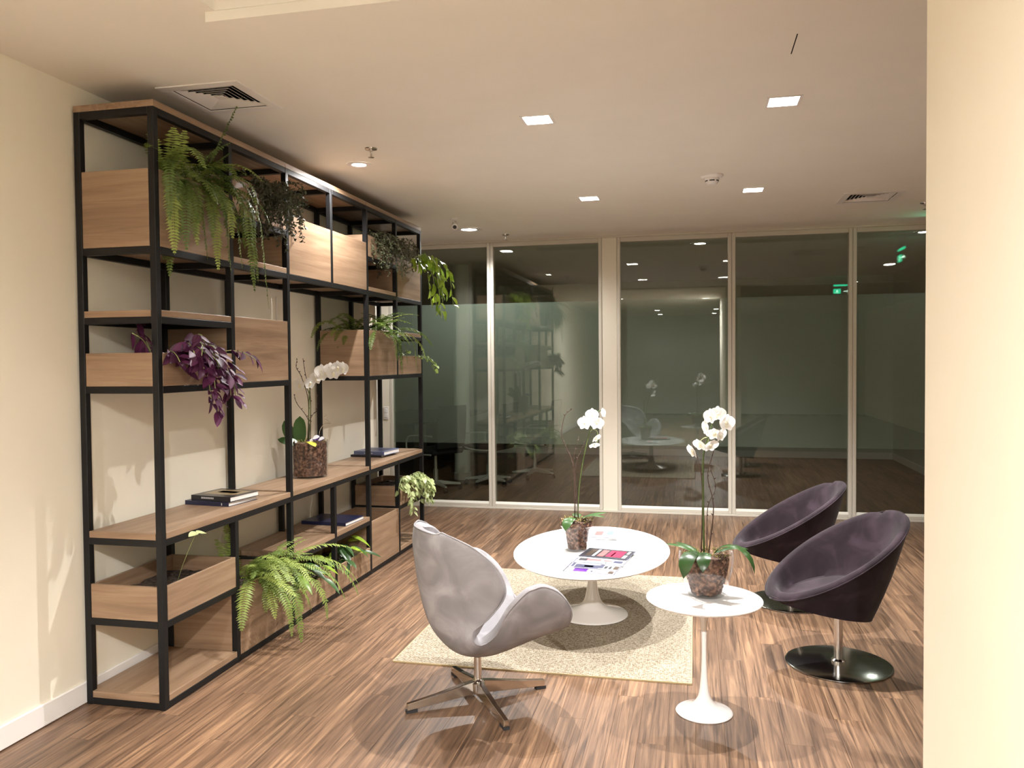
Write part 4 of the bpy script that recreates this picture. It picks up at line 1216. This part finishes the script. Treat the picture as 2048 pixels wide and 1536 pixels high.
cx, cy = -.592, 4.735
t = thing('coffee_table', 'low white oval pedestal coffee table standing on the rug', 'table', (cx, cy, RZ))
part('tabletop', MB().lathe([(.95, TOP_C - .018), (.985, TOP_C - .010), (1.0, TOP_C - .003), (.997, TOP_C)], (cx, cy, 0), 96, .450, .665), 'white_gloss', t, smooth=50)
part('pedestal', MB().lathe([(.0, .0)] * 0 + [(.205, RZ + .0005), (.208, RZ + .004)] + smooth_prof([(.205, RZ + .008), (.15, RZ + .024), (.09, RZ + .045), (.055, RZ + .075), (.036, RZ + .13), (.027, RZ + .21), (.026, RZ + .29), (.034, RZ + .35), (.055, TOP_C - .018)], 5), (cx, cy, 0), 56, 1.0, 1.06), 'white_gloss', t, smooth=60)
cx, cy = .035, 3.515
t = thing('side_table', 'small round white pedestal side table in front of the rug corner', 'table', (cx, cy, 0))
part('tabletop', MB().lathe([(.90, TOP_S - .016), (.975, TOP_S - .010), (1.0, TOP_S - .003), (.996, TOP_S)], (cx, cy, 0), 72, .242, .242), 'white_gloss', t, smooth=50)
part('pedestal', MB().lathe([(.117, .0005), (.119, .004)] + smooth_prof([(.116, .008), (.085, .020), (.048, .038), (.026, .07), (.017, .12), (.0115, .20), (.0105, .28), (.013, .36), (.021, .43), (.034, TOP_S - .016)], 5), (cx, cy, 0), 48), 'white_gloss', t, smooth=60)


# ------------------------------------------------------------------ swan chair
def swan_chair(loc, ang):
    t = thing('swan_chair', 'grey velvet lounge chair with wing arms on a polished four star base', 'chair', loc, None, ang)
    # rows from the seat's front edge to the top of the back: centre (x, z) and rim (x, |y|, z)
    TAB = [((.285, .318), (.297, .14, .345)), ((.272, .310), (.299, .26, .377)), ((.25, .300), (.284, .335, .450)), ((.205, .282), (.253, .365, .508)), ((.15, .260), (.192, .380, .568)), ((.11, .246), (.131, .378, .594)),
           ((.06, .234), (.09, .372, .588)), ((.01, .227), (.054, .362, .571)), ((-.035, .232), (-.003, .325, .495)), ((-.075, .243), (-.035, .272, .394)), ((-.115, .264), (-.083, .236, .347)), ((-.15, .300), (-.109, .235, .374)),
           ((-.185, .350), (-.081, .248, .415)), ((-.21, .410), (-.039, .272, .472)), ((-.226, .465), (-.007, .292, .528)), ((-.238, .525), (-.002, .310, .582)), ((-.247, .585), (-.022, .312, .642)), ((-.253, .640), (-.060, .298, .693)),
           ((-.257, .690), (-.112, .264, .740)), ((-.257, .742), (-.160, .212, .762)), ((-.250, .788), (-.210, .140, .780))]
    cs = curve([(a_[0], 0, a_[1]) for a_, b_ in TAB], 3); rm = curve([b_ for a_, b_ in TAB], 3)
    rows = []; U = 14; n = len(cs)
    for c_, r_ in zip(cs, rm):
        row = []
        for i in range(-U, U + 1):
            u = abs(i) / U; sg = 1 if i >= 0 else -1
            ctl = V((c_.x * .93 + r_.x * .07, r_.y * .70, c_.z * .95 + r_.z * .05))
            p = c_ * (1 - u) ** 2 + ctl * 2 * u * (1 - u) + r_ * u * u
            row.append(V((p.x, sg * p.y, p.z)))
        rows.append(row)
    vs = [p for r in rows for p in r]; m_ = 2 * U + 1
    fs = [(j * m_ + i, j * m_ + i + 1, (j + 1) * m_ + i + 1, (j + 1) * m_ + i) for j in range(n - 1) for i in range(m_ - 1)]
    me = MB().add(vs, fs).mesh('shell', 'grey_velvet', smooth=180)
    o = obj('shell', me, t)
    so = o.modifiers.new('solid', 'SOLIDIFY'); so.thickness = .042; so.offset = 0.0; so.use_even_offset = False
    ss = o.modifiers.new('sub', 'SUBSURF'); ss.levels = 1; ss.render_levels = 2
    # piping along the outer edge of the rim
    idx = [(0, i) for i in range(m_)] + [(j, m_ - 1) for j in range(1, n)] + [(n - 1, i) for i in range(m_ - 2, -1, -1)] + [(j, 0) for j in range(n - 2, 0, -1)]
    def nrm(j, i):
        a_ = rows[min(j + 1, n - 1)][i] - rows[max(j - 1, 0)][i]; b_ = rows[j][min(i + 1, m_ - 1)] - rows[j][max(i - 1, 0)]
        return a_.cross(b_).normalized()
    sgn = 1 if nrm(6, U).z < 0 else -1
    cen = V((-.05, 0, .45))
    rim = []
    for j, i in idx:
        jj = min(max(j, 1), n - 2); ii = min(max(i, 1), m_ - 2)
        inw = (rows[jj][ii] - rows[j][i]); inw = inw.normalized() * .002 if inw.length > 0 else V((0, 0, 0))
        rim.append(rows[j][i] + nrm(j, i) * sgn * .0185 + inw)
    rim.append(rim[0])
    obj('piping', MB().tube(rim, .0034, 5).mesh('piping', 'grey_velvet', smooth=180), t)
    obj('column', MB().lathe([(.017, .085), (.017, .212)], (0, 0, 0), 20).mesh('column', 'brushed_steel', smooth=40), t)
    obj('seat_plate', MB().lathe([(.022, .196), (.045, .212)], (0, 0, 0), 20).mesh('seat_plate', 'brushed_steel', smooth=40), t)
    obj('hub', MB().lathe([(.030, .035), (.034, .045), (.034, .082), (.022, .092), (.018, .098)], (0, 0, 0), 24).mesh('hub', 'chrome', smooth=40), t)
    for k in range(4):
        an = k * pi / 2 - radians(2)
        mb = MB(); d = V((cos(an), sin(an), 0)); l_ = V((-sin(an), cos(an), 0)); Z = V((0, 0, 1))
        secs = [(.012, .036, .092, .019), (.06, .032, .084, .017), (.20, .022, .058, .015), (.325, .012, .040, .013)]
        rs = [[d * r + l_ * w_ + Z * z0, d * r - l_ * w_ + Z * z0, d * r - l_ * w_ * .8 + Z * z1, d * r + l_ * w_ * .8 + Z * z1] for r, z0, z1, w_ in secs]
        mb.rings(rs, cap0=True, cap1=True)
        lg = obj('leg', mb.mesh('leg', 'chrome', bevel=.002), t)
        obj('foot_pad', MB().obox(d * .305 + Z * .0065, d * .024, l_ * .0125, Z * .0062).mesh('foot_pad', 'rubber'), lg)
    return t


swan_chair((-.942, 3.445, 0), radians(38))


# ------------------------------------------------------------------ plum tub chairs
def tub_chair(loc, ang, label):
    t = thing('tub_chair', label, 'chair', loc, 'plum tub chairs', ang)
    n = 64
    def ring(cx_, cz, hl, hw, slope, p=2.0, dip=0.0):
        """tilted ellipse; slope = dz/dx"""
        r = []
        for q in range(n):
            a_ = 2 * pi * q / n; c, s = cos(a_), sin(a_)
            x = hl * math.copysign(abs(c) ** (2 / p), c); y = hw * math.copysign(abs(s) ** (2 / p), s)
            z = cz + slope * x
            if dip:
                da = (a_ - (pi + .42)); z -= dip * math.exp(-(da / .07) ** 2)
            r.append(V((cx_ + x, y, z)))
        return r
    top = dict(cx_=.015, cz=.538, hl=.330, hw=.302, slope=-.60)
    bot = dict(cx_=.085, cz=.284, hl=.240, hw=.180, slope=.21)
    def mix(a_, b_, f, **kw):
        d = {k: a_[k] + (b_[k] - a_[k]) * f for k in a_}; d.update(kw); return d
    rs = []
    b2 = dict(bot, hl=.20, hw=.15, cz=.280)
    rs.append(ring(**b2)); rs.append(ring(**dict(bot, cz=.281))); rs.append(ring(**bot))
    for f in (.12, .3, .5, .7, .86, .95):
        d = mix(bot, top, f); bul = .008 * sin(pi * f); d['hl'] += bul; d['hw'] += bul; rs.append(ring(**d))
    rs.append(ring(**dict(top), dip=.004))
    rs.append(ring(**dict(top, hl=.327, hw=.299, cz=.550), dip=.016))
    rs.append(ring(**dict(top, hl=.314, hw=.286, cz=.558), dip=.022))
    rs.append(ring(**dict(top, hl=.296, hw=.268, cz=.555), dip=.022))
    rs.append(ring(**dict(top, hl=.284, hw=.256, cz=.543), dip=.012))
    seat = dict(cx_=.05, cz=.38, hl=.225, hw=.205, slope=-.22)
    tin = dict(top, hl=.280, hw=.252, cz=.532)
    for f in (.15, .4, .65, .88):
        rs.append(ring(**mix(tin, seat, f)))
    rs.append(ring(**dict(seat, hl=.205, hw=.20, cz=.373)))
    rs.append(ring(**dict(seat, hl=.14, hw=.13, cz=.388))); rs.append(ring(**dict(seat, hl=.05, hw=.05, cz=.392)))
    obj('shell', MB().rings(rs, cap0=True, cap1=True).mesh('shell', 'plum_velvet', smooth=70), t)
    rim = ring(**dict(top, hl=.331, hw=.303, cz=.539)); rim.append(rim[0])
    obj('piping', MB().tube(rim, .004, 5).mesh('piping', 'plum_velvet', smooth=180), t)
    obj('column', MB().lathe([(.021, .012), (.021, .275)], (0, 0, 0), 24).mesh('column', 'brushed_steel', smooth=40), t)
    obj('collar', MB().lathe([(.034, .010), (.034, .022), (.022, .030)], (0, 0, 0), 24).mesh('collar', 'chrome', smooth=30), t)
    obj('base_disc', MB().lathe([(.244, .0005), (.248, .003), (.248, .007), (.240, .0095), (.03, .0125)], (0, 0, 0), 72).mesh('base_disc', 'dark_chrome', smooth=25), t)


tub_chair((.683, 4.205, 0), radians(197), 'plum velvet tub chair nearest the wall at the right edge')
tub_chair((.575, 5.24, 0), radians(187), 'plum velvet tub chair farther back, near the glass partition')


# ------------------------------------------------------------------ behind the glass
t = thing('round_column', 'pale round column standing in the dark room behind the glass', 'column', (-2.90, 9.97, 0))
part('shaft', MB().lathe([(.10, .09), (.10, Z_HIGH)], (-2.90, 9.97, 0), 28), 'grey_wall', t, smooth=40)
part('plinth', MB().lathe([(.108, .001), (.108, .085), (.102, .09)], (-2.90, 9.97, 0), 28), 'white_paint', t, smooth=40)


def office_chair(loc, ang, label):
    t = thing('office_chair', label, 'chair', loc, 'office chairs behind the glass', ang)
    obj('column', MB().lathe([(.028, .08), (.028, .25), (.018, .25), (.018, .43)], (0, 0, 0), 14).mesh('column', 'chair_chrome', smooth=40), t)
    for k in range(5):
        an = k * 2 * pi / 5 + .3; d = V((cos(an), sin(an), 0)); l_ = V((-sin(an), cos(an), 0)); Z = V((0, 0, 1))
        mb = MB().rings([[d * r + l_ * w_ + Z * z0, d * r - l_ * w_ + Z * z0, d * r - l_ * w_ + Z * z1, d * r + l_ * w_ + Z * z1] for r, z0, z1, w_ in ((.02, .075, .125, .02), (.29, .065, .085, .013))], cap0=True, cap1=True)
        lg = obj('spoke', mb.mesh('spoke', 'chair_chrome', bevel=.002), t)
        c = d * .28 + Z * .030
        obj('castor', MB().tube([c - l_ * .02, c - l_ * .018, c + l_ * .018, c + l_ * .02], [.022, .029, .029, .022], 14).tube([c + Z * .0, c + Z * .04], .008, 6).mesh('castor', 'black_plastic', smooth=40), lg)
    obj('seat', MB().box(-.24, .24, -.24, .24, .44, .50).mesh('seat', 'mesh_fabric', bevel=.02), t)
    rs = []
    for z, x, h in ((.52, -.24, .21), (.65, -.255, .22), (.85, -.27, .22), (1.0, -.29, .20)):
        rs.append([V((x, -h, z)), V((x - .02, 0, z)), V((x, h, z)), V((x - .025, h, z)), V((x - .045, 0, z)), V((x - .025, -h, z))])
    obj('backrest', MB().rings(rs, cap0=True, cap1=True).mesh('backrest', 'mesh_fabric', smooth=60), t)
    for s in (-1, 1):
        pts = curve([(-.20, s * .25, .45), (-.0, s * .27, .45), (.17, s * .27, .48), (.20, s * .27, .56), (.16, s * .27, .64), (.0, s * .27, .66), (-.22, s * .25, .66)], 6)
        obj('arm', MB().tube(pts, .010, 8).mesh('arm', 'chair_chrome', smooth=60), t)


office_chair((-2.95, 9.02, 0), radians(150), 'black office chair with chrome star base behind the far end of the bookshelf')
office_chair((-2.45, 9.55, 0), radians(165), 'black office chair behind the left glass panel, in front of the column')
office_chair((-2.02, 10.25, 0), radians(175), 'black office chair behind the second glass panel, its castors in the dark')
t = thing('meeting_table', 'dark meeting table dimly seen behind the frosted glass', 'table', (-3.75, 10.9, 0))
part('tabletop', MB().box(-4.4, -3.1, 9.6, 12.2, .72, .75), 'black_plastic', t, bevel=.004)
for y in (9.8, 11.8):
    part('leg', MB().box(-4.0, -3.5, y, y + .06, 0.001, .72), 'black_plastic', t, bevel=.004)
